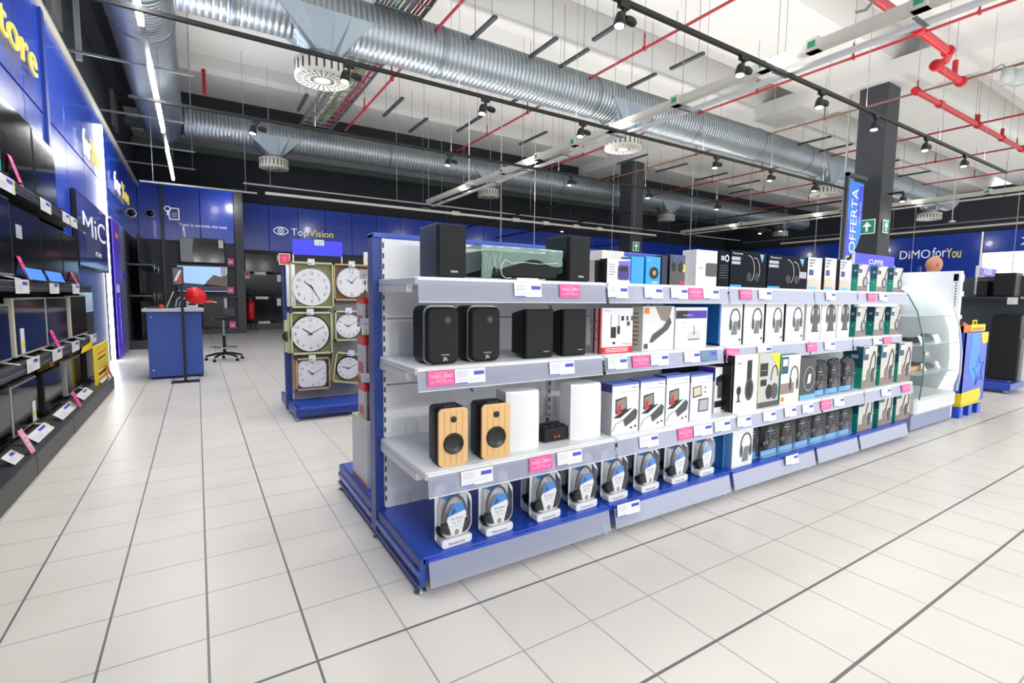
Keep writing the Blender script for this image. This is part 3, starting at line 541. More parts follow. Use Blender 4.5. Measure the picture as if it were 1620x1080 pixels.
# end side brackets and feet
def side(x, y0, y1, name='base_bracket'):
    m = MB(); m.box(x-.012, x+.012, y0, y1, .03, BZ-.004, BLUED); m.box(x-.02, x-.012, y0, y1, .075, .10, BLUE); m.box(x-.02, x-.012, y0, y1, .03, .045, BLUED)
    for k in range(3): m.box(x-.0135, x-.012, y0+.03+.012*k, y0+.036+.012*k, .055, .11, INK)
    G(m, name)
side(GX0, BYF, YB); side(GX0, YB+.075, 3.12); side(GX1, BYF, YB)
for x in BY:
    m = MB(); m.lathe([(0, 0), (.028, 0), (.026, .006), (.009, .012), (.009, .045)], (x+.0, BYF+.03, 0), STEEL, 12); G(m, 'foot')
for q in (2.37, 3.08):
    m = MB(); m.lathe([(0, 0), (.028, 0), (.026, .006), (.009, .012), (.009, .045)], (GX0+.0, q, 0), STEEL, 12); G(m, 'foot')
for a, b in zip(BY[:-1], BY[1:]): m = MB(); m.bbox(a, b-.004, YB+.075, 3.12, BZ-.03, BZ, BLUE, .004); m.box(a, b, 3.07, 3.09, .035, BZ-.03, BLUED); G(m, 'rear_base_shelf', 'blue base shelf on the far side')
m = MB(); m.box(2.692, 2.704, 1.90, YB-.012, .92, 1.235, mat('divider_blue', '0F5FA8', .35)); m.box(2.692, 2.704, 1.80, YB-.012, .52, .80, BLACKP); m.box(2.692, 2.704, 1.83, YB-.012, .152, .46, MC['divider_blue']); G(m, 'bay_divider', 'blue and black divider plate')
m = MB(); m.box(1.05, 1.45, YB-.03, YB-.009, .735, .75, INK); m.add([(1.2, YB-.03, .74), (1.35, YB-.03, .745), (1.33, YB-.035, .70), (1.22, YB-.035, .69)], [(0, 1, 2, 3)], PANW)
G(m, 'panel_slot', 'dark slot in the back panel')
m = MB(); m.bbox(1.98, 2.12, YB-.05, YB-.008, .70, .76, CREAM, .004)
for k in (2.02, 2.08): m.ell(k, .735, .013, .013, -.0, INK); m.v[-20:] = [(v[0], YB-.051, v[2]) for v in m.v[-20:]]
m.box(2.12, 2.3, YB-.03, YB-.015, .715, .73, INK); G(m, 'power_socket', 'cream socket box')
# ------------------------------------------------------------------ price cards on the rails
def label_card(X, w_, z, y, pink, tilt, name_lab):
    h = .062; m = MB(); y -= .0
    m.box(-w_/2, w_/2, -.0012, 0, 0, h, PINK if pink else CARD); k = -.0022
    if pink:
        m.text('TASSO ZERO', .013, CARD, (0, k, h*.52), al=.5, wd=w_*.86); m.text('In 10 rate', .006, CARD, (0, k, h*.36), al=.5, wd=w_*.35); m.text('tan 0% taeg 0%', .006, CARD, (0, k, h*.22), al=.5, wd=w_*.8); m.text('finanziamento', .004, CARD, (0, k, h*.82), al=.5, wd=w_*.5)
    else:
        m.pr(w_*.12, w_*.46, h*.55, h*.8, k, LILAC); m.pr(-w_*.48, -w_*.1, .001, h*.08, k, LILAC)
        for q in range(4): m.pr(-w_*.44, -w_*(.05+.08*(q % 2)), h*(.80-.11*q), h*(.80-.11*q)+.0015, k, GREYT)
        m.pr(-w_*.44, w_*.3, h*.25, h*.25+.0012, k, GREYT)
    o = m.build('financing_card' if pink else 'price_card', None, (X, y-.021, z-.088+.012), rot=(R_(-7), R_(tilt), 0))
    return tag(o, name_lab, 'promo card' if pink else 'price card', 'pink cards on the long shelving' if pink else 'white price cards on the long shelving')
TG = {0: [(814, 857, 0), (886, 918, 1), (962, 994, 0), (1020, 1049, 0), (1062, 1089, 0), (1090, 1112, 1), (1113, 1138, 0), (1171, 1190, 1), (1201, 1221, 0), (1307, 1322, 0), (1373, 1386, 1), (1391, 1404, 0)],
      1: [(677, 719, 1), (720, 768, 0), (870, 909, 0), (962, 993, 0), (1001, 1028, 1), (1030, 1058, 0), (1083, 1108, 0), (1109, 1135, 2), (1149, 1170, 1), (1199, 1221, 0), (1277, 1293, 1), (1305, 1321, 0), (1382, 1396, 0), (1398, 1411, 1)],
      2: [(730, 780, 0), (838, 874, 1), (882, 921, 0), (1012, 1042, 0), (1073, 1096, 1), (1098, 1127, 0), (1131, 1156, 0), (1167, 1189, 0), (1208, 1228, 0), (1242, 1260, 0), (1270, 1287, 0), (1299, 1315, 1), (1320, 1336, 0), (1395, 1410, 0), (1427, 1440, 1)]}
RN = ['top', 'second', 'third']
for j in TG:
    cnt = [0, 0]; z, yf = SH[j]
    for a, b, p in TG[j]:
        X, w_, _ = ext(a, b, 400, yf-.02, z-.06); pk = p == 1
        lab = '%s on the %s shelf edge, %s from left' % ('pink TASSO ZERO card' if pk else 'white price card', RN[j], ORD[cnt[pk]]) if p != 2 else 'grey blue card on the second shelf edge before the divider'
        cnt[pk] += (p != 2)
        o = label_card(X+w_/2, w_, z, yf, pk, {1149: 5}.get(a, 0), lab)
        if p == 2: o.data.materials[0] = mat('card_slate', '5E7FA8', .5)
for a, b, l in ((975, 1010, 'white price card on the base rail below the corded headphones'), (1241, 1261, 'white price card on the base rail below the black blister packs')):
    X, w_, _ = ext(a, b, 400, 1.765, .1); label_card(X+w_/2, w_, .17, 1.775, 0, 0, l)
# ------------------------------------------------------------------ product builders (local: x right from left edge, y back from the front, z up)
def product(name, label, cat, mb, X, Y, z, rz=0, group=None):
    return tag(mb.build(name, None, (X, Y, z), rz), label, cat, group)
def bookshelf_speaker(X, w_, h, d, label, side_m):
    t = thing('loudspeaker', label, 'loudspeaker', (X, 1.905, SH[0][0])); m = MB(); m.bbox(0, w_, .018, d, 0, h, side_m, .004); m.build('cabinet', t)
    m = MB(); m.bbox(.004, w_-.004, 0, .018, .004, h-.004, GRILLE, .004); m.build('grille', t)
    m = MB(); m.text('YAMAHA', .009, LETW, (w_*.42, -.001, h*.10), wd=w_*.25); m.build('badge', t); return t
X, w_, h = ext(693, 739, 351, 1.905, SH[0][0]); bookshelf_speaker(X, w_, h, .2, 'tall black loudspeaker with grey side at the left end of the top shelf', mat('speaker_side', '363B52', .4))
X, w_, h = ext(900, 934, 371, 1.905, SH[0][0]); bookshelf_speaker(X, w_, h, .2, 'tall black loudspeaker right of the film wrapped speaker', BLACKP)
# wrapped centre speaker
z = SH[0][0]; X, w_, h = ext(775, 868, 388, 1.93, z); X, w_ = X-.03, w_+.08
t = thing('centre_speaker', 'long black centre speaker half wrapped in crumpled clear film', 'loudspeaker', (X, 1.93, z))
m = MB(); m.bbox(0, w_, 0, .2, .015, h*.86, GRILLE, .006); m.build('cabinet', t); MB().box(w_*.42, w_*.72, -.005, .15, 0, .012, CARD).build('foam_pad', t)
m = MB(); n = 46; K = 13; vs = []; rnd = random.Random(3); nz = [[rnd.uniform(-1, 1) for _ in range(12)] for _ in range(K)]
for j in range(K):
    for i in range(n):
        u = i/(n-1); v = j/(K-1); q = u*10.999; e = nz[j][int(q)]*(1-q % 1)+nz[j][int(q)+1]*(q % 1)
        low = .55-.25*math.exp(-((u-.16)/.12)**2)+.10*math.sin(u*11+1); low = .05 if u < .12 else low
        if v < .4: yy, zz = .2-.212*(v/.4), h+.004*e
        else: yy, zz = -.014-.004*e, h-(v-.4)/.6*h*(1-low)
        vs.append((-.02+(w_+.04)*u, yy, zz))
m.add(vs, [(j*n+i, j*n+i+1, j*n+n+i+1, j*n+n+i) for j in range(K-1) for i in range(n-1)], WRAP, True)
for xx in (-.022, w_+.022): m.add([(xx, .2, .02), (xx, -.01, .04), (xx, -.014, h), (xx, .2, h)], [(0, 1, 2, 3)], WRAP)
CR = mat('film_crease', 'E4EEF0', .15)
for k in range(7):
    a_ = -.005+.014*k; m.tube([(a_, -.0155, h*(.8-.06*(k % 3))), (a_+.012*math.sin(k*3), -.0165, h*(.5-.05*(k % 2))), (a_+.006, -.016, h*(.22+.05*(k % 4)))], .0006, CR, 4)
m.tube([(w_*.24, -.019, h*.60), (w_*.2, -.02, h*.48), (w_*.185, -.02, h*.3), (w_*.2, -.02, h*.13), (w_*.25, -.021, h*.05), (w_*.32, -.02, h*.07)], .0016, CR, 6)
m.tube([(w_*.24, -.019, h*.60), (w_*.33, -.019, h*.50), (w_*.5, -.019, h*.55), (w_*.7, -.019, h*.52), (w_*.98, -.019, h*.58)], .0012, CR, 6)
m.build('plastic_wrap', t)
# generic small boxes on the top shelf
def carton(X, Y, z, w_, h, d, face, side_m=None, top=None):
    m = MB(); m.bbox(0, w_, 0, d, 0, h, face, .0015)
    if side_m: m.sp(.001, d-.001, .001, h-.001, -.0008, side_m)
    if top: m.quad((.001, .001, h+.0008), (w_-.001, .001, h+.0008), (w_-.001, d-.001, h+.0008), (.001, d-.001, h+.0008), top)
    return m
Y = 1.905; z = SH[0][0]
X, w_, h = ext(951, 986, 395, 2.1, z); product('carton', 'pale cream box behind the walkie talkie box on the top shelf', 'box', carton(0, 0, 0, w_, h, .1, CREAMB), X, 2.10, z)
X, w_, h = ext(960, 997, 408, Y, z); m = carton(0, 0, 0, w_, h, .06, CARD, INK)
m.poly([(w_*.45, -.002, h*.9), (w_*.98, -.002, h*.95), (w_*.98, -.002, h*.1), (w_*.6, -.002, h*.5)], mat('lilac_print', '7C6AC8', .5)); m.prism(rr(w_*.45, w_*.9, h*.15, h*.75, .012), -.0035, -.002, mat('indigo_print', '3A3A80', .5)); m.prism(rr(w_*.52, w_*.84, h*.5, h*.68, .004), -.005, -.0035, INK)
for k in range(5): m.pr(w_*.06, w_*(.3+.06*(k % 2)), h*(.75-.1*k), h*(.77-.1*k), -.002, DGREY)
product('carton', 'white and violet gadget box on the top shelf beside the blue boxes', 'box', m, X, Y, z)
X, w_, h = ext(951, 960, 410, Y+.02, z); product('carton', 'thin black and white spine of a box left of the violet gadget box', 'box', carton(0, 0, 0, w_*.9, h, .05, INK, CARD), X, Y+.07, z)
for i, (a, b, lab) in enumerate(((998, 1018, 'cyan blue carton, left one of two on the top shelf'), (1021, 1044, 'cyan blue carton with dark round gadget picture, right one of two'))):
    X, w_, h = ext(a, b, 405, Y, z); m = carton(0, 0, 0, w_, h, .08, CYAN, mat('cyan_side', '2488C8', .5))
    if i: m.ell(w_*.55, h*.42, w_*.32, w_*.3, -.002, INK, 8); m.ell(w_*.55, h*.42, w_*.12, w_*.12, -.003, BROWN, 10); m.text('hama', .008, CARD, (w_*.1, -.002, h*.85)); m.pr(w_*.4, w_*.8, h*.06, h*.1, -.002, CARD)
    product('carton', lab, 'box', m, X, Y, z, group='cyan cartons')
X, w_, h = ext(1046, 1055, 404, Y, z); product('carton', 'narrow dark navy carton between the cyan box and the gaming headset box', 'box', carton(0, 0, 0, w_, h, .1, NAVY), X, Y, z)
X, w_, h = ext(1059, 1083, 402, Y, z); m = carton(0, 0, 0, w_, h, .1, DGREY, NAVY); m.arc(w_*.5, h*.72, w_*.35, w_*.35, .012, .3, 3, -.002, mat('blue_glow_print', '3B4FA0', .4)); m.ell(w_*.25, h*.6, w_*.13, w_*.2, -.003, INK); m.ell(w_*.7, h*.6, w_*.15, w_*.22, -.003, INK); m.pr(w_*.8, w_*.97, h*.45, h*.7, -.002, YEL); m.pr(w_*.6, w_*.9, h*.03, h*.15, -.002, REDC)
product('carton', 'dark gaming headset box on the top shelf', 'box', m, X, Y, z)
X, w_, h = ext(1100, 1133, 394, Y, z); m = carton(0, 0, 0, w_, h, .1, CARD); m.prism(rr(w_*.45, w_*.98, h*.28, h*.65, .012), -.0035, 0, DGREY); m.pr(w_*.12, w_*.3, h*.5, h*.515, -.002, INK)
product('carton', 'tall white box with a dark grey speaker picture on the top shelf', 'box', m, X, Y, z)
X, w_, h = ext(1135, 1152, 397, Y, z); m = carton(0, 0, 0, w_, h, .1, DBOX); m.arc(w_*.75, h*.82, w_*.2, w_*.2, .008, 0, 6.28, -.002, CARD); m.pr(w_*.2, w_*.5, h*.75, h*.88, -.002, GREYT)
for k in range(6): m.pr(w_*.1, w_*.85, h*(.6-.07*k), h*(.62-.07*k), -.002, DGREY)
product('carton', 'narrow black box with small grey print beside the tall white box', 'box', m, X, Y, z)
def dark_headphone_box(a, b, yt, lab, qr):
    X, w_, h = ext(a, b, yt, Y, z); m = carton(0, 0, 0, w_, h, .09, DBOX)
    m.text('Panasonic', .012, CARD, (w_*.05, -.002, h*.9), wd=w_*.26)
    m.pr(w_*.02, w_*.25, h*.74, h*.83, -.002, GREYT); m.pr(w_*.02, w_*.25, h*.63, h*.71, -.002, GREYT)
    m.arc(w_*.47, h*.5, w_*.18, h*.4, .004, -.9, 1.6, -.002, SILV); m.arc(w_*.66, h*.45, w_*.14, h*.4, .004, -.6, 1.8, -.002, SILV); m.ell(w_*.5, h*.3, w_*.07, h*.13, -.0025, INK); m.ell(w_*.72, h*.3, w_*.07, h*.13, -.0025, INK)
    m.pr(0.001, w_*.3, .002, h*.07, -.002, CYAN); m.poly([(w_*.78, -.002, h*.95), (w_*.9, -.002, h*.95), (w_*.86, -.002, h*.72)], SKY)
    if qr: m.pr(w_*.8, w_*.98, h*.35, h*.55, -.002, GREYT)
    product('headphone_carton', lab, 'box', m, X, Y, z, group='dark headphone boxes')
dark_headphone_box(1154, 1211, 395, 'wide dark blue headphone box on the top shelf, left one', 0); dark_headphone_box(1213, 1275, 402, 'wide dark blue headphone box on the top shelf, right one', 1)
for i, (a, b, yt) in enumerate(((1276, 1298, 406), (1303, 1321, 407), (1327, 1345, 410))):
    X, w_, h = ext(a, b, yt, Y, z); m = carton(0, 0, 0, w_, h, .08, mat('photo_print', 'D3D2D6', .5), INK); m.pr(w_*.1, w_*.4, h*.45, h*.62, -.002, MC['indigo_print']); m.poly([(0.002, -.002, h*.33), (w_*.5, -.002, h*.4), (w_*.98, -.002, h*.2), (w_*.98, -.002, .002), (0.002, -.002, .002)], BEIGE); m.pr(w_*.1, w_*.7, h*.02, h*.1, -.0025, SKY)
    for k in range(3): m.pr(w_*.08, w_*(.5-.1*k), h*(.9-.09*k), h*(.93-.09*k), -.0025, DGREY)
    product('earbud_carton', 'white box with bedroom photo print, %s of three on the top shelf' % ['left', 'middle', 'right'][i], 'box', m, X, Y, z, group='photo print boxes')
def headset(m, cx, cz, w_, h, y, c, st=None, lean=0):   # printed headphones: band arc, two ear cups, optional stand
    m.arc(cx, cz+h*.1, w_/2, h*.42, w_*.1, 0, PI, y, c, 12); m.arc(cx, cz+h*.1, w_/2, h*.3, w_*.07, PI, PI+.5, y, c, 3); m.arc(cx, cz+h*.1, w_/2, h*.3, w_*.07, -.5, 0, y, c, 3)
    m.ell(cx-w_*.4, cz-h*.12, w_*.13, h*.22, y-.0006, c, 14); m.ell(cx+w_*.4, cz-h*.12, w_*.13, h*.22, y-.0006, c, 14)
    if st: m.poly([(cx-w_*.3, y-.0012, cz-h*.5), (cx+w_*.2, y-.0012, cz-h*.5), (cx+w_*.22, y-.0012, cz+h*.02), (cx-w_*.12, y-.0012, cz+h*.02)], st)
def teal_box(a, b, c, yt, Yf, z, lab, ring=False):   # a side start, b front start, c front end
    X, w_, h = ext(b, c, yt, Yf, z); d = .07
    if a < b: d = max(.05, min(.16, AX(a, 480, X).y-Yf))
    m = carton(0, 0, 0, w_, h, d, mat('teal_front', 'C9C6C0', .45)); m.sp(.001, d-.001, h*.5, h-.001, -.0008, TEALD); m.sp(.001, d-.001, .001, h*.5, -.0008, mat('teal_bright', '129684', .4)); m.sp(d*.25, d*.6, h*.72, h*.8, -.0016, GREYT); m.sp(d*.3, d*.5, h*.35, h*.38, -.0016, CARD)
    m.pr(.002, w_*.35, h*.68, h*.98, -.0016, TEALD); m.pr(w_*.08, w_*.34, h*.82, h*.95, -.0022, CARD); m.pr(0.002, w_-.002, .002, h*.2, -.0016, TAUPE); m.pr(0.002, w_*.5, h*.3, h*.305, -.002, GREYT)
    if ring: m.arc(w_*.72, h*.35, w_*.24, h*.2, w_*.07, 0, 2*PI, -.003, DGREY, 18); m.ell(w_*.72, h*.35, w_*.15, h*.13, -.0025, GREYT); m.tube([(w_*.72, -.003, h*.54), (w_*.95, -.003, h*.92)], .003, DGREY, 4)
    else: m.tube([(w_*.45, -.003, h*.4), (w_*.6, -.003, h*.75), (w_*.75, -.003, h*.88), (w_*.88, -.003, h*.7), (w_*.84, -.003, h*.4)], .0035, DGREY, 5); m.ell(w_*.42, h*.3, w_*.13, h*.16, -.0035, TAUPE); m.ell(w_*.72, h*.3, w_*.12, h*.18, -.0038, DGREY)
    product('headphone_carton', lab, 'box', m, X, Yf, z, group='teal and grey headphone boxes')
for (a, b, c), n in zip(((1345, 1356, 1372), (1373, 1386, 1402), (1402, 1412, 1426)), ('left', 'middle', 'right')): teal_box(a, b, c, 417+(b-1356)*.1, Y, z, 'teal sided headphone box, %s of three on the top shelf' % n, True)
z1, y1 = SH[1][0], 1.91
for (a, b, c), n in zip(((1343, 1352.7, 1368.5), (1370, 1381.7, 1397.5), (1399, 1407, 1421.5)), ('left', 'middle', 'right')): teal_box(a, b, c, 485, y1, z1, 'teal sided headphone box, %s of three on the second shelf' % n, True)
z2, y2 = SH[2][0], 1.80
for (a, b, c, t_), n in zip(((1340, 1362.6, 1384, 549), (1385, 1391, 1412.6, 546), (1412, 1419, 1439, 543)), ('left', 'middle', 'right')): teal_box(a, b, c, t_, y2, z2, 'teal sided headphone box, %s of three on the third shelf' % n)
for (a, b, c, t_), n in zip(((1337, 1356, 1379, 626), (1380, 1388.5, 1410, 620), (1411, 1416, 1437, 615)), ('left', 'middle', 'right')): teal_box(a, b, c, t_, 1.82, BZ, 'teal sided headphone box, %s of three on the blue base' % n)
# header sign
X, w_, h = ext(1350, 1413, 399, 2.2, 1.45); zs = AY(1350, 417, 2.2).z; zt = AY(1350, 399, 2.2).z
t = thing('category_sign', 'blue category sign reading CUFFIE above the headphone boxes', 'sign', (X, 2.2, 1.28)); m = MB(); m.box(0, w_, 0, .012, 1.462-1.28, zt-1.28, SIGNB); m.build('board', t)
MB().text('CUFFIE', (zt-zs)*.42, LETW, (w_*.52, -.002, (zs-1.28)+.012), al=.5, wd=w_*.36).build('letters', t)
m = MB(); m.box(-.015, 0, -.004, .016, 0, zt-1.27, CARD); m.box(w_, w_+.012, -.004, .016, 0, zt-1.36, CARD); m.build('bracket', t)
# ------------------------------------------------------------------ second shelf
def rounded_speaker(px, lab, i):
    X, w_, h = ext(px[0], px[1], 484, y1, z1); t = thing('loudspeaker', lab, 'loudspeaker', (X, y1, z1), 0, 'round cornered black loudspeakers'); o = rr(0, w_, 0, h, w_*.22, 6)
    m = MB(); m.prism(rr(0, w_, 0, h, w_*.22, 6), .03, .15, BLACKP, smooth=True); m.build('cabinet', t)
    m = MB(); m.prism(rr(.004, w_-.004, .004, h-.004, w_*.21, 6), -.004, .03, GRILLE, bev=.006, smooth=True); m.build('grille', t)
    m = MB(); m.prism(rr(-.002, w_+.002, -.0, h+.002, w_*.22, 6), .028, .034, STEEL); m.build('trim_ring', t)
    m = MB(); m.lathe([(0, -.008), (.014, -.006), (.016, -.003)], (w_*.62, 0, h*.76), DGREY, 14, 'y'); m.build('tweeter', t)
    m = MB(); m.text('JBL', .014, CARD, (w_*.55, -.0052, h*.075), al=.5, wd=.022); m.text('CONTROL', .006, CARD, (w_*.55, -.0052, h*.16), al=.5, wd=.038); m.build('badge', t)
rounded_speaker((675, 727), 'black round cornered loudspeaker, left of the pair on the second shelf', 0)
rounded_speaker((744, 791.5), 'black round cornered loudspeaker, right of the pair on the second shelf', 1)
for px, n in (((832, 875), 'left'), ((891, 927), 'right')):
    X, w_, h = ext(px[0], px[1], 489, y1, z1); t = thing('loudspeaker', 'black square loudspeaker with tapered back, %s one of two on the second shelf' % n, 'loudspeaker', (X, y1, z1), 0, 'square black loudspeakers')
    m = MB(); m.add([(0, .02, 0), (w_, .02, 0), (w_, .02, h), (0, .02, h), (w_*.12-.01, .14, h*.1), (w_*.9, .14, h*.1), (w_*.9, .14, h*.9), (w_*.12-.01, .14, h*.9)], [(0, 4, 5, 1), (1, 5, 6, 2), (2, 6, 7, 3), (3, 7, 4, 0), (4, 7, 6, 5)], BLACKP); m.box(-.006, .02, .03, .1, h*.12, h*.88, BLACKP); m.build('cabinet', t)
    m = MB(); m.bbox(0, w_, 0, .022, 0.004, h, GRILLE, .005); m.build('grille', t); m = MB(); m.text('YAMAHA', .006, CARD, (w_*.62, -.001, h*.12), wd=w_*.22); m.build('badge', t)
    m = MB(); m.box(w_*.2, w_*.3, .02, .05, 0, .005, INK); m.box(w_*.75, w_*.85, .02, .05, 0, .005, INK); m.build('rubber_foot', t)
def kit_box(a, b, lab, front, yy):
    X, w_, h = ext(a, b, 487, yy, z1); m = carton(0, 0, 0, w_, h, .045, CARD); m.sp(.001, .022, .001, h-.001, -.0008, REDC)
    for k in range(3): m.sp(.03, .036, h*(.3+.2*k), h*(.34+.2*k), -.0012, INK)
    if front:
        m.pr(.001, w_-.001, .001, h*.14, -.0016, REDB); m.pr(.001, .006, .001, h, -.0016, REDB); m.pr(w_-.003, w_-.001, .001, h, -.0016, REDB)
        for q, (u, v, a_, b_) in enumerate(((.3, .34, .16, .24), (.5, .42, .08, .18), (.36, .2, .08, .05), (.62, .72, .08, .1), (.78, .72, .06, .1), (.93, .72, .06, .1), (.8, .6, .09, .1))): m.pr(w_*u, w_*(u+a_), h*v, h*(v+b_), -.0018, INK if q < 4 else DGREY)
        m.tube([(w_*.3, -.002, h*.85), (w_*.3, -.002, h*.55)], .001, INK, 4); m.tube([(w_*.54, -.002, h*.85), (w_*.54, -.002, h*.6)], .001, INK, 4); m.text('KARMA', .007, GREYT, (w_*.12, -.002, h*.92)); 
        for k in range(5): m.ell(w_*(.68+.06*k), h*.2, .003, .003, -.0018, INK, 8)
        for k in range(3): m.pr(w_*.15, w_*.85, h*(.03+.035*k), h*(.045+.035*k), -.002, CARD)
    product('microphone_kit_box', lab, 'box', m, X, yy, z1, group='red and white microphone kit boxes')
kit_box(949.5, 1000, 'red and white wireless microphone box, front one on the second shelf', True, y1)
kit_box(942, 972, 'red and white wireless microphone box standing behind the front one', False, y1+.055)
X, w_, h = ext(1015.6, 1065, 484, y1, z1); t = thing('headphone_carton', 'white box with a large dark folded headband picture on the second shelf', 'box', (X, y1, z1)); m = carton(0, 0, 0, w_, h, .09, mat('misty_print', 'D6D8DA', .4), CREAMB)
m.poly([(w_*.38, -.0016, h*.98), (w_*.9, -.0016, h*.98), (w_*.8, -.0016, h*.62), (w_*.55, -.0016, h*.7)], TAUPE); m.poly([(w_*.22, -.003, h*.2), (w_*.3, -.003, h*.36), (w_*.62, -.003, h*.52), (w_*.84, -.003, h*.75), (w_*.9, -.003, h*.62), (w_*.78, -.003, h*.46), (w_*.5, -.003, h*.3), (w_*.3, -.003, h*.18)], DGREY)
m.pr(w_*.05, w_*.18, h*.83, h*.96, -.003, ORNG); m.pr(w_*.05, w_*.16, h*.05, h*.16, -.003, DGREY); m.quad((0, .001, h+.001), (w_, .001, h+.001), (w_, .09, h+.001), (0, .09, h+.001), BROWN)
for k in range(8): m.sp(.03, .08, h*(.12+.1*k), h*(.15+.1*k), -.0012, TAUPE)
m.build('carton_body', t); MB().tube([(w_*.2, .04, h), (w_*.22, .04, h+.014), (w_*.42, .04, h+.014), (w_*.44, .04, h)], .004, INK, 6).build('hang_loop', t)
X, w_, h = ext(1067, 1117, 486, y1, z1); m = carton(0, 0, 0, w_, h, .08, CARD); m.pr(.002, w_-.008, h*.73, h*.92, -.0016, INK); m.pr(w_*.35, w_-.008, h*.73, h*.92, -.002, VIOL); m.text('MAJORITY', .009, CARD, (w_*.22, -.003, h*.79), wd=w_*.3); m.text('wireless', .005, DGREY, (w_*.25, -.002, h*.62))
m.arc(w_*.58, h*.3, w_*.2, h*.1, .002, 0, 6.28, -.002, DGREY); m.arc(w_*.58, h*.3, w_*.12, h*.06, .002, 0, 6.28, -.002, DGREY); m.tube([(w_*.58, -.002, h*.3), (w_*.58, -.002, h*.54)], .0015, DGREY, 4); m.pr(w_*.4, w_*.76, h*.2, h*.22, -.002, DGREY); product('radio_carton', 'white box with violet band and small line drawing on the second shelf', 'box', m, X, y1, z1)
for i, (a, b) in enumerate(((1138.5, 1172.4), (1175, 1206.5), (1209.5, 1237.5), (1241, 1269.5))):
    X, w_, h = ext(a, b, 463, y1, z1); m = carton(0, 0, 0, w_, h, .1, mat('pearl_card', 'DCDCE0', .4), NAVY); headset(m, w_*.65, h*.45, w_*.5, h*.5, -.0016, DGREY, mat('stand_grey', '6F7573', .5)); m.tube([(w_*.16, -.002, h*.88), (w_*.2, -.002, h*.94)], .002, DGREY, 4); m.ell(w_*.9, h*.1, .01, .008, -.003, DGREY, 10); m.poly([(.002, -.0012, .002), (w_*.4, -.0012, .002), (.002, -.0012, h*.3)], CARD)
    product('headphone_carton', 'tall pearl white headphone with charging stand box, %s from left on the second shelf' % ORD[i], 'box', m, X, y1, z1, group='tall pearl white headphone boxes')
for i, (a, b) in enumerate(((1273.5, 1296.5), (1297.5, 1321.5), (1323, 1342.5))):
    X, w_, h = ext(a, b, 465, y1, z1); m = carton(0, 0, 0, w_, h, .1, mat('pearl_card', 'DCDCE0', .4), CARD); headset(m, w_*.6, h*.52, w_*.62, h*.5, -.0016, DGREY); m.poly([(w_*.42, -.004, h*.2), (w_*.78, -.004, h*.2), (w_*.7, -.004, h*.75), (w_*.5, -.004, h*.75)], mat('stand_dark', '55524F', .5)); m.pr(w_*.35, w_*.85, h*.17, h*.2, -.004, DGREY)
    product('headphone_carton', 'narrow white box with dark stand headphones, %s of three on the second shelf' % ['left', 'middle', 'right'][i], 'box', m, X, y1, z1, group='narrow stand headphone boxes')
# ------------------------------------------------------------------ third shelf
def bamboo_speaker(a, b, yt, lab):
    yy = 1.80; X, w_, h = ext(a, b, yt, yy, z2); t = thing('bamboo_speaker', lab, 'loudspeaker', (X, yy, z2), R_(-4), 'bamboo fronted speakers')
    m = MB(); m.prism(rr(0, w_, 0, h, .018, 5), .012, .12, BLACKP, bev=.004, smooth=True); m.build('cabinet', t)
    m = MB(); m.prism(rr(.0, w_, 0, h, .02, 5), 0, .013, WOOD, bev=.002)
    for k in range(1, 5): m.tube([(w_*k/5, -.0006, .01), (w_*k/5, -.0006, h-.01)], .0006, LWOOD, 4)
    m.build('bamboo_front', t)
    m = MB(); m.lathe([(0, -.001), (w_*.1, -.0025), (w_*.27, -.001), (w_*.30, -.008), (w_*.335, -.006), (w_*.345, 0)], (w_*.5, 0, h*.39), mat('rubber_black', '131415', .35), 28, 'y'); m.build('woofer', t)
    m = MB(); m.lathe([(0, -.006), (w_*.04, -.002), (w_*.075, -.0012), (w_*.1, -.004), (w_*.1, 0)], (w_*.5, 0, h*.81), MC['rubber_black'], 18, 'y'); m.build('tweeter', t)
    m = MB()
    for k in range(4): m.box(w_*(.35+.1*k), w_*(.38+.1*k), .04, .045, h+.0002, h+.0014, CARD)
    m.build('buttons', t)
bamboo_speaker(694, 739, 648, 'bamboo fronted black speaker, left of the pair on the third shelf'); bamboo_speaker(762, 805, 641, 'bamboo fronted black speaker, right of the pair on the third shelf')
for a, b, yt, n in ((808, 858, 623, 'left'), (911, 956, 611, 'right')):
    yy = 1.80; X, w_, h = ext(a, b, yt, yy, z2); prof = []
    m = MB(); t = thing('white_speaker', 'white curved front speaker, %s of the two on the third shelf' % n, 'loudspeaker', (X, yy, z2), 0, 'white curved speakers')
    out = [(0, .045), (0, .13), (w_, .13), (w_, .03)]+[(w_*(1-k/8), .03+(.012)*k/8-.012*math.sin(PI*k/8)) for k in range(1, 8)]
    vs = []; 
    for zz, k in ((0, 1), (h*.5, 1.0), (h*.96, .985), (h, .955)):
        for x, yv in out: vs.append((x*k+(1-k)*w_*.2, .13-(.13-yv)*k, zz))
    n_ = len(out); m.add(vs, [(q*n_+i, q*n_+n_+i, q*n_+n_+(i+1) % n_, q*n_+(i+1) % n_) for q in range(3) for i in range(n_)]+[tuple(range(3*n_+n_-1, 3*n_-1, -1))], WHITE); m.build('cabinet', t)
    m = MB(); m.add([(x-.001*(x == 0), y_-.004, z_) for x, y_, z_ in ((.004, .04, .02), (w_-.004, .028, .02), (w_-.01, .03, h*.9), (.01, .045, h*.9))], [], WHITE)
    MB().box(0.002, w_-.002, .128, .134, .01, h*.9, mat('off_white', 'C9C9CC', .6)).build('rear_panel', t)
X, w_, h = ext(861, 910, 672, 1.86, z2); t = thing('mini_amplifier', 'small black amplifier with copper knobs between the white speakers', 'amplifier', (X, 1.86, z2)); m = MB(); m.bbox(0, w_, 0, .11, .004, h*.75, BLACKP, .003); m.build('case', t)
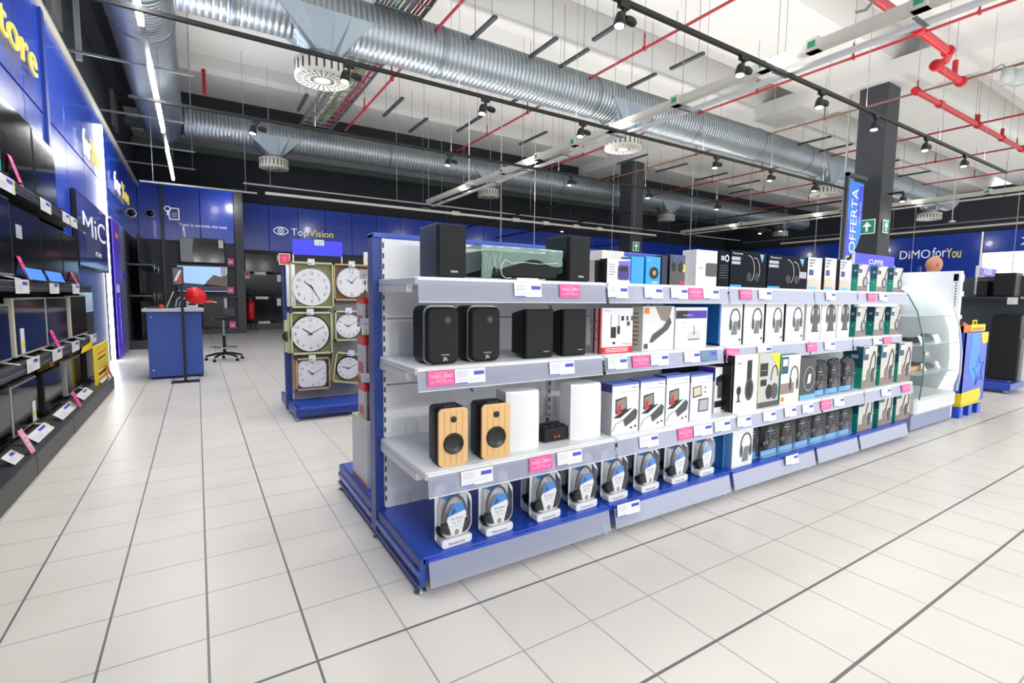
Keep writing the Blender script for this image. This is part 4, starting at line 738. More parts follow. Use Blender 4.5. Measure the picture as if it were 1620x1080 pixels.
for k in (.3, .42, .78, .9): MB().lathe([(0, -.012), (.006, -.012), (.007, 0)], (w_*k, 0, h*.3), mat('copper', 'B0693C', .3, .8), 12, 'y').build('knob', t)
m = MB()
for k in range(4): m.box(w_*(.15+.2*k), w_*(.22+.2*k), .03, .05, h*.75, h*.78, DGREY)
m.lathe([(.008, 0), (.008, h*.35), (0, h*.35)], (w_*.45, .09, h*.7), INK, 8); m.build('top_parts', t)
yy = 1.80
for i, (a, b, yt) in enumerate(((967, 1009, 609), (1011.5, 1050.5, 603), (1052.5, 1088.5, 596), (1091, 1125, 594))):
    X, w_, h = ext(a, b, yt, yy, z2); m = carton(0, 0, 0, w_, h, .09, CARD, mat('box_side_grey', 'BDBCC4', .5), mat('periwinkle', '5A72C8', .4)); m.sp(.001, .089, h*.84, h, -.0012, MC['indigo_print'])
    m.pr(0, w_, h*.965, h, -.0012, MC['periwinkle']); m.text('reflecta', .006, INK, (w_*.7, -.0016, h*.90), wd=w_*.22); m.text('SMART SLIDE SCANNER' if i < 3 else 'SMART SLIDE CONVERTER', .0055, GREYT, (w_*.3, -.0016, h*.82), wd=w_*.62)
    if i < 3:
        m.poly([(w_*.12, -.0016, h*.42), (w_*.55, -.0016, h*.48), (w_*.52, -.0016, h*.74), (w_*.12, -.0016, h*.70)], INK); m.poly([(w_*.15, -.002, h*.46), (w_*.51, -.002, h*.51), (w_*.49, -.002, h*.72), (w_*.15, -.002, h*.67)], TAUPE); m.poly([(w_*.16, -.0024, h*.40), (w_*.32, -.0024, h*.44), (w_*.3, -.0024, h*.62), (w_*.2, -.0024, h*.56)], REDC)
        m.poly([(w_*.42, -.0028, h*.28), (w_*.5, -.0028, h*.14), (w_*.9, -.0028, h*.27), (w_*.95, -.0028, h*.42), (w_*.85, -.0028, h*.48)], DGREY); m.poly([(w_*.04, -.0022, h*.34), (w_*.3, -.0022, h*.33), (w_*.75, -.0022, h*.5), (w_*.4, -.0022, h*.46)], INK)
        m.tube([(.006, -.002, h*.08), (w_*.15, -.002, h*.22), (w_*.5, -.002, h*.3)], .001, INK, 4); m.ell(w_*.72, h*.1, .008, .006, -.002, DGREY, 8); m.ell(w_*.88, h*.12, .008, .006, -.002, DGREY, 8)
    else:
        m.poly([(w_*.1, -.0016, h*.5), (w_*.5, -.0016, h*.53), (w_*.46, -.0016, h*.76), (w_*.08, -.0016, h*.73)], INK); m.poly([(w_*.13, -.002, h*.53), (w_*.46, -.002, h*.56), (w_*.43, -.002, h*.74), (w_*.11, -.002, h*.71)], BEIGE); m.pr(w_*.36, w_*.82, h*.17, h*.46, -.002, DGREY); m.pr(w_*.4, w_*.78, h*.2, h*.43, -.0026, GREYT); m.ell(w_*.65, h*.7, .006, .006, -.002, INK, 8); m.ell(w_*.65, h*.6, .006, .006, -.002, INK, 8)
    product('scanner_carton', ('white film scanner box with a violet top, %s from left on the third shelf' % ORD[i]) if i < 3 else 'white film scanner box showing a square grey screen on the third shelf', 'box', m, X, yy, z2, group='film scanner boxes')
X, w_, h = ext(1129, 1156, 582, yy+.06, z2); m = carton(0, 0, 0, w_, h, .12, CARD, VIOL); m.sp(.001, .119, .001, h*.7, -.0012, CARD); m.poly([(w_*.06, -.0016, h*.6), (w_*.42, -.0016, h*.66), (w_*.38, -.0016, h*.85), (w_*.04, -.0016, h*.78)], INK); m.pr(w_*.15, w_*.6, h*.32, h*.68, -.002, DGREY); m.pr(0.002, w_*.9, h*.12, h*.26, -.0024, INK); m.poly([(w_*.7, -.0024, h*.5), (w_*.95, -.0024, h*.5), (w_*.9, -.0024, h*.66)], REDC)
product('scanner_carton', 'taller scanner box with violet side next to the black divider', 'box', m, X, yy+.06, z2)
X, w_, h = ext(1159, 1196, 563, yy, z2); m = carton(0, 0, 0, w_, h, .08, CARD, INK); m.text('SONY', .012, INK, (w_*.1, -.0016, h*.84)); m.pr(w_*.52, w_*.72, h*.5, h*.9, -.002, INK); m.ell(w_*.64, h*.38, w_*.18, h*.2, -.0026, DGREY); m.ell(w_*.64, h*.38, w_*.12, h*.15, -.003, INK); m.ell(w_*.2, h*.38, w_*.09, h*.08, -.002, INK); m.pr(w_*.1, w_*.3, h*.18, h*.2, -.002, INK); m.pr(w_*.17, w_*.23, h*.18, h*.32, -.002, INK)
product('headphone_carton', 'white box showing one tall black headphone in profile on the third shelf', 'box', m, X, yy, z2)
X, w_, h = ext(1197.5, 1230, 560, yy, z2); m = carton(0, 0, 0, w_, h, .08, mat('grey_print', 'B9BAB8', .45), YEL); m.poly([(w_*.5, -.0014, h*.98), (w_-.001, -.0014, h*.98), (w_-.001, -.0014, h*.6), (w_*.8, -.0014, h*.8)], LIMEY); m.pr(w_*.06, w_*.42, h*.58, h*.82, -.0016, INK); m.pr(w_*.1, w_*.38, h*.4, h*.52, -.0016, INK); m.text('SENNHEISER', .004, CARD, (w_*.1, -.0022, h*.68), wd=w_*.26); m.arc(w_*.76, h*.5, w_*.18, h*.27, .008, .2, 3.2, -.002, INK); m.ell(w_*.52, h*.28, w_*.15, h*.14, -.0026, INK); m.ell(w_*.78, h*.28, w_*.17, h*.15, -.0028, DGREY); m.pr(.001, w_-.001, .001, h*.1, -.0018, DGREY)
product('headphone_carton', 'grey and lime headphone box on the third shelf', 'box', m, X, yy, z2)
X, w_, h = ext(1233, 1263, 563, yy, z2); m = carton(0, 0, 0, w_, h, .08, CREAMB, MC['teal_bright'], TEAL); m.pr(.001, w_*.35, h*.62, h*.97, -.0014, TEALD); m.pr(w_*.06, w_*.3, h*.78, h*.92, -.002, CARD); m.pr(.001, w_*.7, h*.2, h*.42, -.0014, TAUPE); m.pr(w_*.05, w_*.2, h*.05, h*.14, -.002, ORNG); headset(m, w_*.68, h*.46, w_*.46, h*.6, -.003, DGREY)
product('headphone_carton', 'cream and teal box with an upright headphone photo on the third shelf', 'box', m, X, yy, z2)
X, w_, h = ext(1264, 1288.5, 568, yy, z2); m = carton(0, 0, 0, w_, h, .08, mat('slate_print', '3A3C3E', .4), NAVY, DGREY); m.arc(w_*.55, h*.5, w_*.35, h*.3, .006, 0, 6.28, -.0016, GREYT, 20); m.prism([(w_*.42, h*.38), (w_*.62, h*.4), (w_*.68, h*.62), (w_*.48, h*.6)], -.003, -.0016, CARD); m.pr(.001, w_-.001, .001, h*.12, -.0016, SKY)
product('headphone_carton', 'dark grey box with a ring shaped ear cup picture on the third shelf', 'box', m, X, yy, z2)
# black blister packs
def make_black_blister():
    w_, h, d = .125, .235, .06; t = thing('blister_pack', 'x', 'blister pack', (0, 0, 0), 0, 'black headphone blister packs')
    m = MB(); m.prism(rr(0, w_, 0, h, .02, 4), .028, .031, DBOX); m.pr(.01, w_-.01, 0.003, h*.16, .0265, SKY); m.pr(w_*.52, w_-.012, h*.18, h*.62, .0265, DGREY); m.build('backing_card', t)
    m = MB(); m.add([(.018, 0, .004), (w_-.018, 0, .004), (w_-.022, 0, h-.045), (.022, 0, h-.045), (.004, .028, 0), (w_-.004, .028, 0), (w_-.006, .028, h-.01), (.006, .028, h-.01)], [(0, 1, 2, 3), (0, 4, 5, 1), (1, 5, 6, 2), (2, 6, 7, 3), (3, 7, 4, 0)], BLIS)
    m.build('blister', t)
    m = MB(); m.tube([(.03, .014, h*.45), (.028, .014, h*.7), (.05, .014, h*.84), (.085, .014, h*.82), (.1, .014, h*.6)], .006, BLACKP, 8); m.lathe([(0, -.010), (.026, -.010), (.03, 0), (.026, .01)], (.035, .014, h*.38), BLACKG, 14, 'y'); m.lathe([(0, -.012), (.016, -.010), (.018, .01)], (.09, .014, h*.5), BLACKP, 12, 'y'); m.build('headphones', t)
    m = MB(); m.text('Panasonic', .007, CARD, (.05, .0255, h*.74), wd=.05); m.pr(.055, .1, h*.66, h*.69, .0262, GREYT); m.build('print', t)
    m = MB(); m.prism(rr(w_*.35, w_*.65, h-.012, h+.006, .006, 3), .026, .032, BLACKP); m.build('hang_tab', t); return t
bb = make_black_blister(); first = True
def put_blister(a, b, yt, Y, z, lab):
    global first
    X, w_, h = ext(a, b, yt, Y, z); o = bb if first else dup(bb, (0, 0, 0)); first = False; o['label'] = lab
    o.location = (X, Y, z); o.scale = (w_/.125, 1, h/.24)
for i, (a, b, yt) in enumerate(((1289, 1310, 571), (1311, 1331, 568), (1332.5, 1353, 566))): put_blister(a, b, yt, 1.80, z2, 'black headphone blister pack, %s of three on the third shelf' % ['left', 'middle', 'right'][i])
for i, (a, b, yt, dy) in enumerate(((1180, 1207, 673, .03), (1206, 1236, 667, 0), (1233, 1261, 661, 0), (1258, 1285, 656, 0), (1282, 1309, 650, 0), (1304, 1330, 646, 0), (1326, 1350, 642, 0))): put_blister(a, b, yt, 1.82+dy, BZ, 'black headphone blister pack on the blue base, %s from left' % ORD[i])
X, w_, h = ext(1157, 1189, 667, 1.805, BZ); m = carton(0, 0, 0, w_, h, .1, MC['pearl_card'], SKY); headset(m, w_*.66, h*.4, w_*.56, h*.6, -.0016, DGREY, MC['stand_grey']); m.text('Z', .02, DGREY, (w_*.2, -.002, h*.86)); product('headphone_carton', 'tall pearl white headphone box standing alone on the blue base', 'box', m, X, 1.805, BZ)
# corded TV headphone packs
def make_cord_pack():
    w_, h = .155, .26; t = thing('headphone_pack', 'x', 'headphone pack', (0, 0, 0), 0, 'white corded TV headphone packs'); BLP = mat('blue_splash', '2C7FD0', .4); m = MB()
    m.prism(rr(0, w_, 0, h, .03, 5), .052, .056, CARD); m.poly([(w_*.1, .0508, h*.78), (w_*.4, .0508, h*.70), (w_*.8, .0508, h*.76), (w_*.6, .0508, h*.84), (w_*.66, .0508, h*.985), (w_*.3, .0508, h*.98), (w_*.34, .0508, h*.84)], BLP); m.poly([(w_*.36, .05, h*.97), (w_*.44, .05, h*.8), (w_*.5, .05, h*.94)], SKY); m.poly([(w_*.2, .05, h*.79), (w_*.3, .05, h*.76), (w_*.26, .05, h*.84)], SKY)
    m.poly([(.002, .0508, h*.3), (.03, .0508, h*.34), (.02, .0508, h*.22), (.002, .0508, h*.24)], BLP); m.prism(rr(w_*.44, w_*.62, h*.9, h*.93, .003, 2), .0495, .0508, INK); m.build('backing_card', t)
    m = MB(); m.prism(rr(.006, w_-.004, 0, h*.14, .012, 4), .0, .052, CARD, bev=.003); m.text('Panasonic', .0095, INK, (w_*.5, -.0008, h*.04), al=.5, wd=w_*.5); m.build('base_tray', t)
    m = MB(); n = 14; m.tube([(w_*.5-math.cos(PI*k/n)*w_*.37, .022, h*.42+math.sin(PI*k/n)*h*.38) for k in range(n+1)], [.004]+[.0056]*(n-1)+[.004], DGREY, 8); m.build('headband', t)
    for s_ in (-1, 1):
        m = MB(); c = Vector((w_*.5+s_*w_*.33, .024, h*.27)); ax = Vector((s_*.35, -1, 0)).normalized(); m.tube([c-ax*.012, c, c+ax*.012, c+ax*.016], [.024, .03, .026, .018], BLACKP, 16)
        o = m.build('ear_cup', t)
    m = MB(); m.prism([(w_*.36, h*.15), (w_*.64, h*.15), (w_*.8, h*.5), (w_*.76, h*.56), (w_*.24, h*.5), (w_*.2, h*.45)], .004, .007, CARD); m.text('5m Cord', .011, DGREY, (w_*.5, .0032, h*.43), al=.5, wd=w_*.34); m.text('for TV', .010, DGREY, (w_*.5, .0032, h*.365), al=.5, wd=w_*.26); m.pr(w_*.3, w_*.7, h*.325, h*.33, .0032, GREYT); m.ell(w_*.5, h*.22, .011, .013, .0032, TAUPE, 12)
    m.poly([(w_*.24, .0036, h*.5), (w_*.76, .0036, h*.56), (w_*.7, .0036, h*.68), (w_*.45, .0036, h*.7), (w_*.28, .0036, h*.58)], BLP); m.poly([(w_*.3, .0032, h*.52), (w_*.5, .0032, h*.56), (w_*.4, .0032, h*.64)], mat('deep_blue_print', '123A8C', .4)); m.build('insert_card', t)
    m = MB(); o = rr(.008, w_-.002, h*.13, h*.88, .05, 5); m.prism(o, -.006, .052, BLIS, bev=.014, smooth=True); m.build('blister', t); return t
cp = make_cord_pack(); nf = [0]
def put_cord(a, b, yt, Y, lab, rz=0):
    X, w_, h = ext(a, b, yt, Y, BZ); o = cp if nf[0] == 0 else dup(cp, (0, 0, 0)); nf[0] = 1; o['label'] = lab; o.location = (X, Y, BZ); o.rotation_euler = (0, 0, R_(rz))
FR = ((697, 753, 777), (767, 819, 763), (848, 896, 746), (910, 954, 732), (961.5, 1004, 720), (1014, 1054, 708), (1062, 1098, 699), (1106, 1141, 690))
for i, (a, b, yt) in enumerate(FR): put_cord(a, b, yt, 1.815, 'white corded headphone pack for TV, front row, %s from left' % ORD[i], 3)
for i, (a, b) in enumerate(((834, 880), (897, 938), (951, 991), (1003, 1037), (1051, 1083), (1097, 1128))): put_cord(a, b, 700, 1.915, 'white corded headphone pack standing behind the %s pack of the front row' % ORD[i+2], 3)
# ------------------------------------------------------------------ packs on the far side of the gondola
def hang_pack(X, Y, z, w_, h, lab, red=True):
    t = thing('accessory_pack', lab, 'hanging pack', (X, Y, z), 0, 'hanging packs behind the gondola post'); m = MB(); m.box(0, .012, 0, w_, 0, h, mat('foil_grey', 'C4BFC4', .3)); m.box(-.001, .013, -.001, w_+.001, h*.8, h, REDB if red else CARD); m.box(-.001, .013, -.001, w_+.001, 0, h*.06, ORNG)
    m.box(-.0015, .0, w_*.2, w_*.8, h*.15, h*.4, mat('pack_pink', 'C86478', .5) if red else SKY); m.build('pouch', t)
    MB().tube([(.006, w_*.5, h), (.006, w_*.5, h+.03)], .003, STEEL, 5).build('peg_hook', t)
rowz = [(1.02, .16, 1, 'upper'), (.73, .24, 1, 'middle'), (.50, .21, 1, 'lower')]
for z0, h0, r_, nm in rowz:
    for k in range(5): hang_pack(.755+.026*k, 2.70, z0, .13, h0, 'red topped hanging pouch on the %s row behind the blue post, %s from left' % (nm, ORD[k]))
for k in range(2):
    m = MB(); m.bbox(0, .1, 0, .3, 0, .36, CARD, .002); m.quad((0, 0, .361), (.1, 0, .361), (.1, .3, .361), (0, .3, .361), OLIVE); m.quad((.02, .04, .3615), (.08, .04, .3615), (.08, .26, .3615), (.02, .26, .3615), LILAC); m.sp(0, .3, 0, .02, -.001, ORNG)
    product('filter_bag_carton', 'white vacuum bag carton on the far base, %s one' % ['left', 'right'][k], 'box', m, .74+.105*k, 2.62, BZ)
t = thing('peg_rail', 'row of white peg hooks with labels behind the blue post', 'hook rail', (.735, 2.69, .44))
for zz in (0, .30, .60, .86): 
    m = MB(); m.box(0, .12, -.0, .004, zz-.02, zz+.03, CARD)
    for k in range(3): m.tube([(.03*k+.02, 0, zz), (.03*k+.02, -.26, zz+.01)], .003, STEEL, 5)
    m.build('hook_row', t)
t = thing('energy_label_card', 'white colour bar card standing above the clocks by the blue post', 'card', (1.54, 5.455, 1.461)); m = MB(); m.box(0, .3, 0, .02, 0, .20, CARD)
for k in range(4):
    for q, c in enumerate(('5AA85A', 'E8D84A', 'E07A30')): m.pr(.03+.07*k, .07+.07*k, .05+.03*q, .07+.03*q, -.001, mat('bar_'+c, c, .5))
m.build('card', t)
# ================================================================== CURVED GLASS CABINET
t = thing('glass_display_cabinet', 'white display cabinet with curved glass front at the right end of the shelving', 'display cabinet', (5.46, 1.83, 0))
m = MB(); m.bbox(0, .95, .0, .5, .015, .155, mat('plinth_grey', '8C93B4', .4), .006); m.build('plinth', t)
m = MB(); m.bbox(0, .95, -.03, .5, .155, .31, WHITE, .02); m.build('white_skirt', t)
m = MB(); m.box(0, .95, .5, .53, .15, 1.5, WHITE); m.build('rear_panel', t)
pf = [(-.045, .31), (-.06, .5), (-.055, .7), (-.03, .9), (.02, 1.1), (.1, 1.25), (.2, 1.33), (.32, 1.36), (.5, 1.37)]
m = MB(); m.add([(x, y, z) for y, z in pf for x in (.01, .94)], [(2*i, 2*i+1, 2*i+3, 2*i+2) for i in range(len(pf)-1)], GLASS, True); m.build('curved_glass', t)
for x, nm in ((.006, 'left_glass'), (.92, 'right_glass')):
    m = MB(); m.add([(x, y, z) for y, z in pf]+[(x, .5, .31)], [tuple(range(len(pf)+1))], GLASS); m.tube([(x, y, z) for y, z in pf], .006, GEDGE if x < .5 else WHITE, 6); m.build('glass_side', t)
m = MB(); w2 = [(.0, .31), (-.045, .5), (-.04, .7), (-.015, .9), (.035, 1.1), (.11, 1.25), (.2, 1.32), (.32, 1.35)]; wi = [(.11, .31), (.04, .5), (.04, .7), (.06, .9), (.11, 1.06), (.18, 1.17), (.26, 1.23), (.34, 1.25)]
m.add([(.93, y, z) for y, z in w2]+[(.93, y, z) for y, z in wi], [(i, i+1, 9+i, 8+i) for i in range(7)], mat('lit_white', 'FFFFFF', .4, emit=.9)); m.build('white_arch', t)  # arch glows by itself, standing in for light falling on it
MB().box(.04, .9, .36, .38, 1.315, 1.33, mat('cabinet_led', 'FFFFFF', .4, emit=12)).build('cabinet_light', t)
for z in (1.06, .80, .53):
    m = MB(); m.box(.01, .93, .02 if z > 1 else -.03, .48, z-.006, z, GLASS); m.box(.01, .93, .015 if z > 1 else -.035, .02 if z > 1 else -.03, z-.006, z, GEDGE); m.build('glass_shelf', t)
m = MB(); m.lathe([(0, -.02), (.035, -.015), (.04, 0)], (.03, -.06, .72), STEEL, 14, 'y'); m.build('lock', t)
t = thing('white_end_panel', 'tall white slotted end panel between glass cabinet and blue bin', 'panel', (6.42, 1.84, 0)); m = MB(); m.bbox(0, .06, 0, .5, .02, 1.5, RACKW, .004)
m.build('panel', t); m = MB()
for k in range(46): m.box(-.002, 0, .03, .04, .2+.028*k, .213+.028*k, INK)
m.build('slots', t); MB().box(0, .16, .02, .06, 1.4, 1.47, STEEL).build('top_bracket', t)
m = MB(); m.box(.1, .16, .1, .16, .9, 1.35, SILV); m.box(.1, .14, .2, .3, 1.2, 1.38, BLACKP); m.box(.11, .18, .02, .09, 1.25, 1.3, WHITE); m.box(.11, .18, .02, .09, 1.02, 1.06, WHITE); m.tube([(.08, .1, 1.38), (.16, .06, 1.3), (.12, .12, 1.2)], .02, BLACKP, 6); m.build('rear_fittings', t)
for i, (x, y, z, s, c, lab) in enumerate(((5.62, 1.95, .80, (.2, .14, .05), BLACKP, 'flat black gadget on the middle glass shelf, left'), (5.9, 1.93, .80, (.22, .15, .04), CHAR, 'flat grey gadget on the middle glass shelf, middle'), (6.18, 1.98, .80, (.13, .1, .07), BLACKP, 'small black gadget on the middle glass shelf, right'), (5.66, 1.95, .53, (.34, .2, .07), WOOD, 'wood trimmed turntable on the lower glass shelf'), (6.1, 1.95, .53, (.18, .12, .05), BLACKP, 'black gadget on the lower glass shelf, right'))):
    t = thing('display_gadget', lab, 'gadget', (x, y, z)); m = MB(); m.bbox(0, s[0], 0, s[1], 0, s[2]*.6, c, .006); m.build('body', t); m = MB(); m.bbox(.02, s[0]-.02, .02, s[1]-.02, s[2]*.6, s[2], BLACKP, .004); m.build('top_plate', t)
    tag(MB().add([(0, 0, 0), (.08, 0, 0), (.08, .03, .07), (0, .03, .07)], [(0, 1, 2, 3)], CARD).build('price_card', None, (x+s[0]*.6, y-.05, z)), 'white price card in front of the %s' % lab, 'price card')
# ================================================================== BLUE PROMO BIN ON PALLET
t = thing('pallet', 'small blue pallet under the yellow and blue bin', 'pallet', (6.56, 1.80, 0))
for x in (0, .26, .52):
    for y in (0, .22, .42): MB().bbox(x, x+.1, y, y+.08, 0, .12, BINB, .004).build('block', t)
m = MB(); m.bbox(-.01, .63, -.01, .5, .12, .14, mat('pallet_top', 'D6C44A', .5), .003); m.build('deck', t)
t = thing('promo_bin', 'blue cardboard promotional bin with yellow corners and a star', 'bin', (6.56, 1.80, .14)); W, D, H = .66, .46, .74; m = MB()
m.box(0, W, 0, .012, 0, H, BINB); m.box(0, .012, 0, D, 0, H, mat('bin_side', '1B3CC0', .35)); m.box(W-.012, W, 0, D, 0, H, BINB); m.box(0, W, D-.012, D, 0, H, BINB); m.box(.01, W-.01, .01, D-.01, 0, H*.9, BINB)
m.sp(.04, .05, .15, H-.02, -.001, SKY); m.poly([(W*.25, -.0012, H*.99), (W*.62, -.0012, H*.99), (W*.7, -.0012, H*.5), (W*.5, -.0012, H*.25), (W*.2, -.0012, H*.5)], BINL)
m.poly([(W*.65, -.0016, H*.99), (W-.002, -.0016, H*.99), (W-.002, -.0016, H*.84), (W*.74, -.0016, H*.83)], YEL); m.poly([(0, -.0018, 0.002), (W*.78, -.0018, .002), (W*.86, -.0018, .05), (W*.8, -.0018, H*.19), (0, -.0018, H*.17)], YEL); m.sp(0, D, .002, H*.16, -.0014, YEL)
star = [(W*.68+.17*math.cos(a)*(1 if k % 2 == 0 else .45), -.003, H*.45+.17*math.sin(a)*(1 if k % 2 == 0 else .45)) for k in range(10) for a in [PI/2+k*PI/5+.2]]
m.tube(star+[star[0]], .003, BINL, 4); m.build('carton_body', t)
m = MB(); m.box(.0, W*.97, .03, .05, H, H+.075, ORNG); m.box(.0, .02, .03, D, H, H+.07, ORNG); m.box(W*.3, W*.96, .024, .03, H+.01, H+.08, YEL); m.text('promozione', .04, REDB, (W*.36, .022, H+.02), wd=W*.5); m.tube([(W*.52, .05, H+.07), (W*.52, .05, H+.12), (W*.66, .05, H+.12), (W*.66, .05, H+.07)], .008, YEL, 5); m.build('header_strip', t)
# ================================================================== AUDIO CORNER AT THE RIGHT
t = thing('gondola_shelving', 'dark audio shelving with blue base at the far right', 'shelving', (8.9, 1.96, 0)); m = MB(); m.bbox(0, .6, 0, 1.1, .04, .14, BLUE, .006); m.bbox(.05, .6, .04, 1.06, .14, .17, BLUED, .004); m.build('base_shelf', t)
m = MB(); m.box(.42, .46, -.0, 1.1, .15, 1.55, mat('slate_panel', '4A5358', .5)); m.build('back_panel', t); m = MB(); m.box(.05, .45, 0, 1.1, 1.24, 1.27, CHAR); m.build('shelf', t); m = MB(); m.lathe([(0, 0), (.03, 0), (.03, .04)], (.05, .05, 0), STEEL, 10); m.build('foot', t)
MB().box(.0, .03, 1.06, 1.1, .15, 1.7, BLUED).build('upright', t)
a = AY(1547, 436, 2.42); b = AY(1577, 426, 2.42); t = thing('category_sign', 'violet category sign reading AUDIO at the far right', 'sign', (a.x, 2.42, 1.3)); m = MB(); m.box(0, b.x-a.x, 0, .012, a.z-1.3, b.z-1.3, mat('sign_violet', '5A48C0', .4, emit=.1)); m.build('board', t)
MB().text('AUDIO', .08, LETW, ((b.x-a.x)/2, -.002, a.z-1.3+.03), al=.5, wd=.34).build('letters', t); m = MB(); m.box(-.03, 0, -.01, .02, a.z-1.32, b.z-1.28, CARD); m.box(-.01, 0, 0, .02, 0, a.z-1.3, CARD); m.build('bracket', t)
def spk(loc, w_, d, h, lab):   # faces -x
    t = thing('loudspeaker', lab, 'loudspeaker', loc); m = MB(); m.bbox(0, d, -w_, 0, 0, h, BLACKP, .008); m.build('cabinet', t); m = MB(); m.bbox(-.012, 0, -w_+.01, -.01, .01, h-.01, GRILLE, .004); m.build('grille', t)
spk((8.98, 2.235, 1.27), .21, .3, .31, 'black cube loudspeaker on the upper shelf at the far right')
spk((8.98, 2.215, .17), .28, .35, .86, 'large black floor loudspeaker at the far right')
spk((8.98, 2.40, 1.27), .10, .25, .22, 'small black speaker below the AUDIO sign')
tag(MB().box(0, .003, -.1, 0, -.09, 0, CARD).build('price_card', None, (8.946, 2.08, 1.26)), 'white price card below the black cube loudspeaker', 'price card')
tag(MB().bbox(0, .25, -.08, 0, 0, .55, SILV, .01).build('floor_speaker', None, (9.05, 1.97, .17)), 'pale grey slab at the very right picture edge', 'loudspeaker')
# ================================================================== OFFER BANNER
t = thing('hanging_banner', 'tall blue OFFERTA banner with white letters on a dark frame', 'banner', (8.98, 4.2, 0)); zt = AY(1340, 283, 4.2).z; zb = AY(1340, 405, 4.2).z; x0 = AY(1341, 350, 4.2).x-8.98; x1 = AY(1364, 350, 4.2).x-8.98
m = MB(); m.box(x0-.08, x0-.02, 0, .05, 0, zt+.12, CHAR); m.box(x0-.08, x1+.1, 0, .05, zt+.06, zt+.12, CHAR); m.bbox(x0-.3, x1+.2, -.2, .25, 0, .02, CHAR, .004); m.build('frame', t)
W = x1-x0; Hh = zt-zb; m = MB(); out = [(x0, zb-.12), (x0+W*.3, zb), (x0+W*.75, zb+Hh*.13), (x1, zb+Hh*.3), (x1, zt), (x0, zt)]; m.prism(out, .01, .014, mat('banner_blue', '1F7BE8', .4, emit=.12))
m.poly([(x0, .008, zb-.1), (x0+W*.3, .008, zb+.02), (x0+W*.3, .008, zb+Hh*.3), (x0, .008, zb+Hh*.55)], mat('banner_indigo', '2C3CE0', .4, emit=.12)); m.poly([(x1-W*.35, .008, zt-Hh*.45), (x1-.01, .008, zt-Hh*.5), (x1-.01, .008, zt-.05), (x1-W*.3, .008, zt-.05)], MC['banner_indigo']); m.build('banner', t)
m = MB(); m.text('OFFERTA', W*.42, LETW, (x0+W*.62, .004, zb+Hh*.05), (0, 0, 1), (-1, 0, 0), wd=Hh*.86); m.text('scopri tutte', W*.09, LETW, (x0+W*.85, .003, zb+Hh*.45), (0, 0, 1), (-1, 0, 0), wd=Hh*.3); m.text('Go', W*.3, YELT, (x0-.0, .003, zb-.14)); m.build('letters', t)
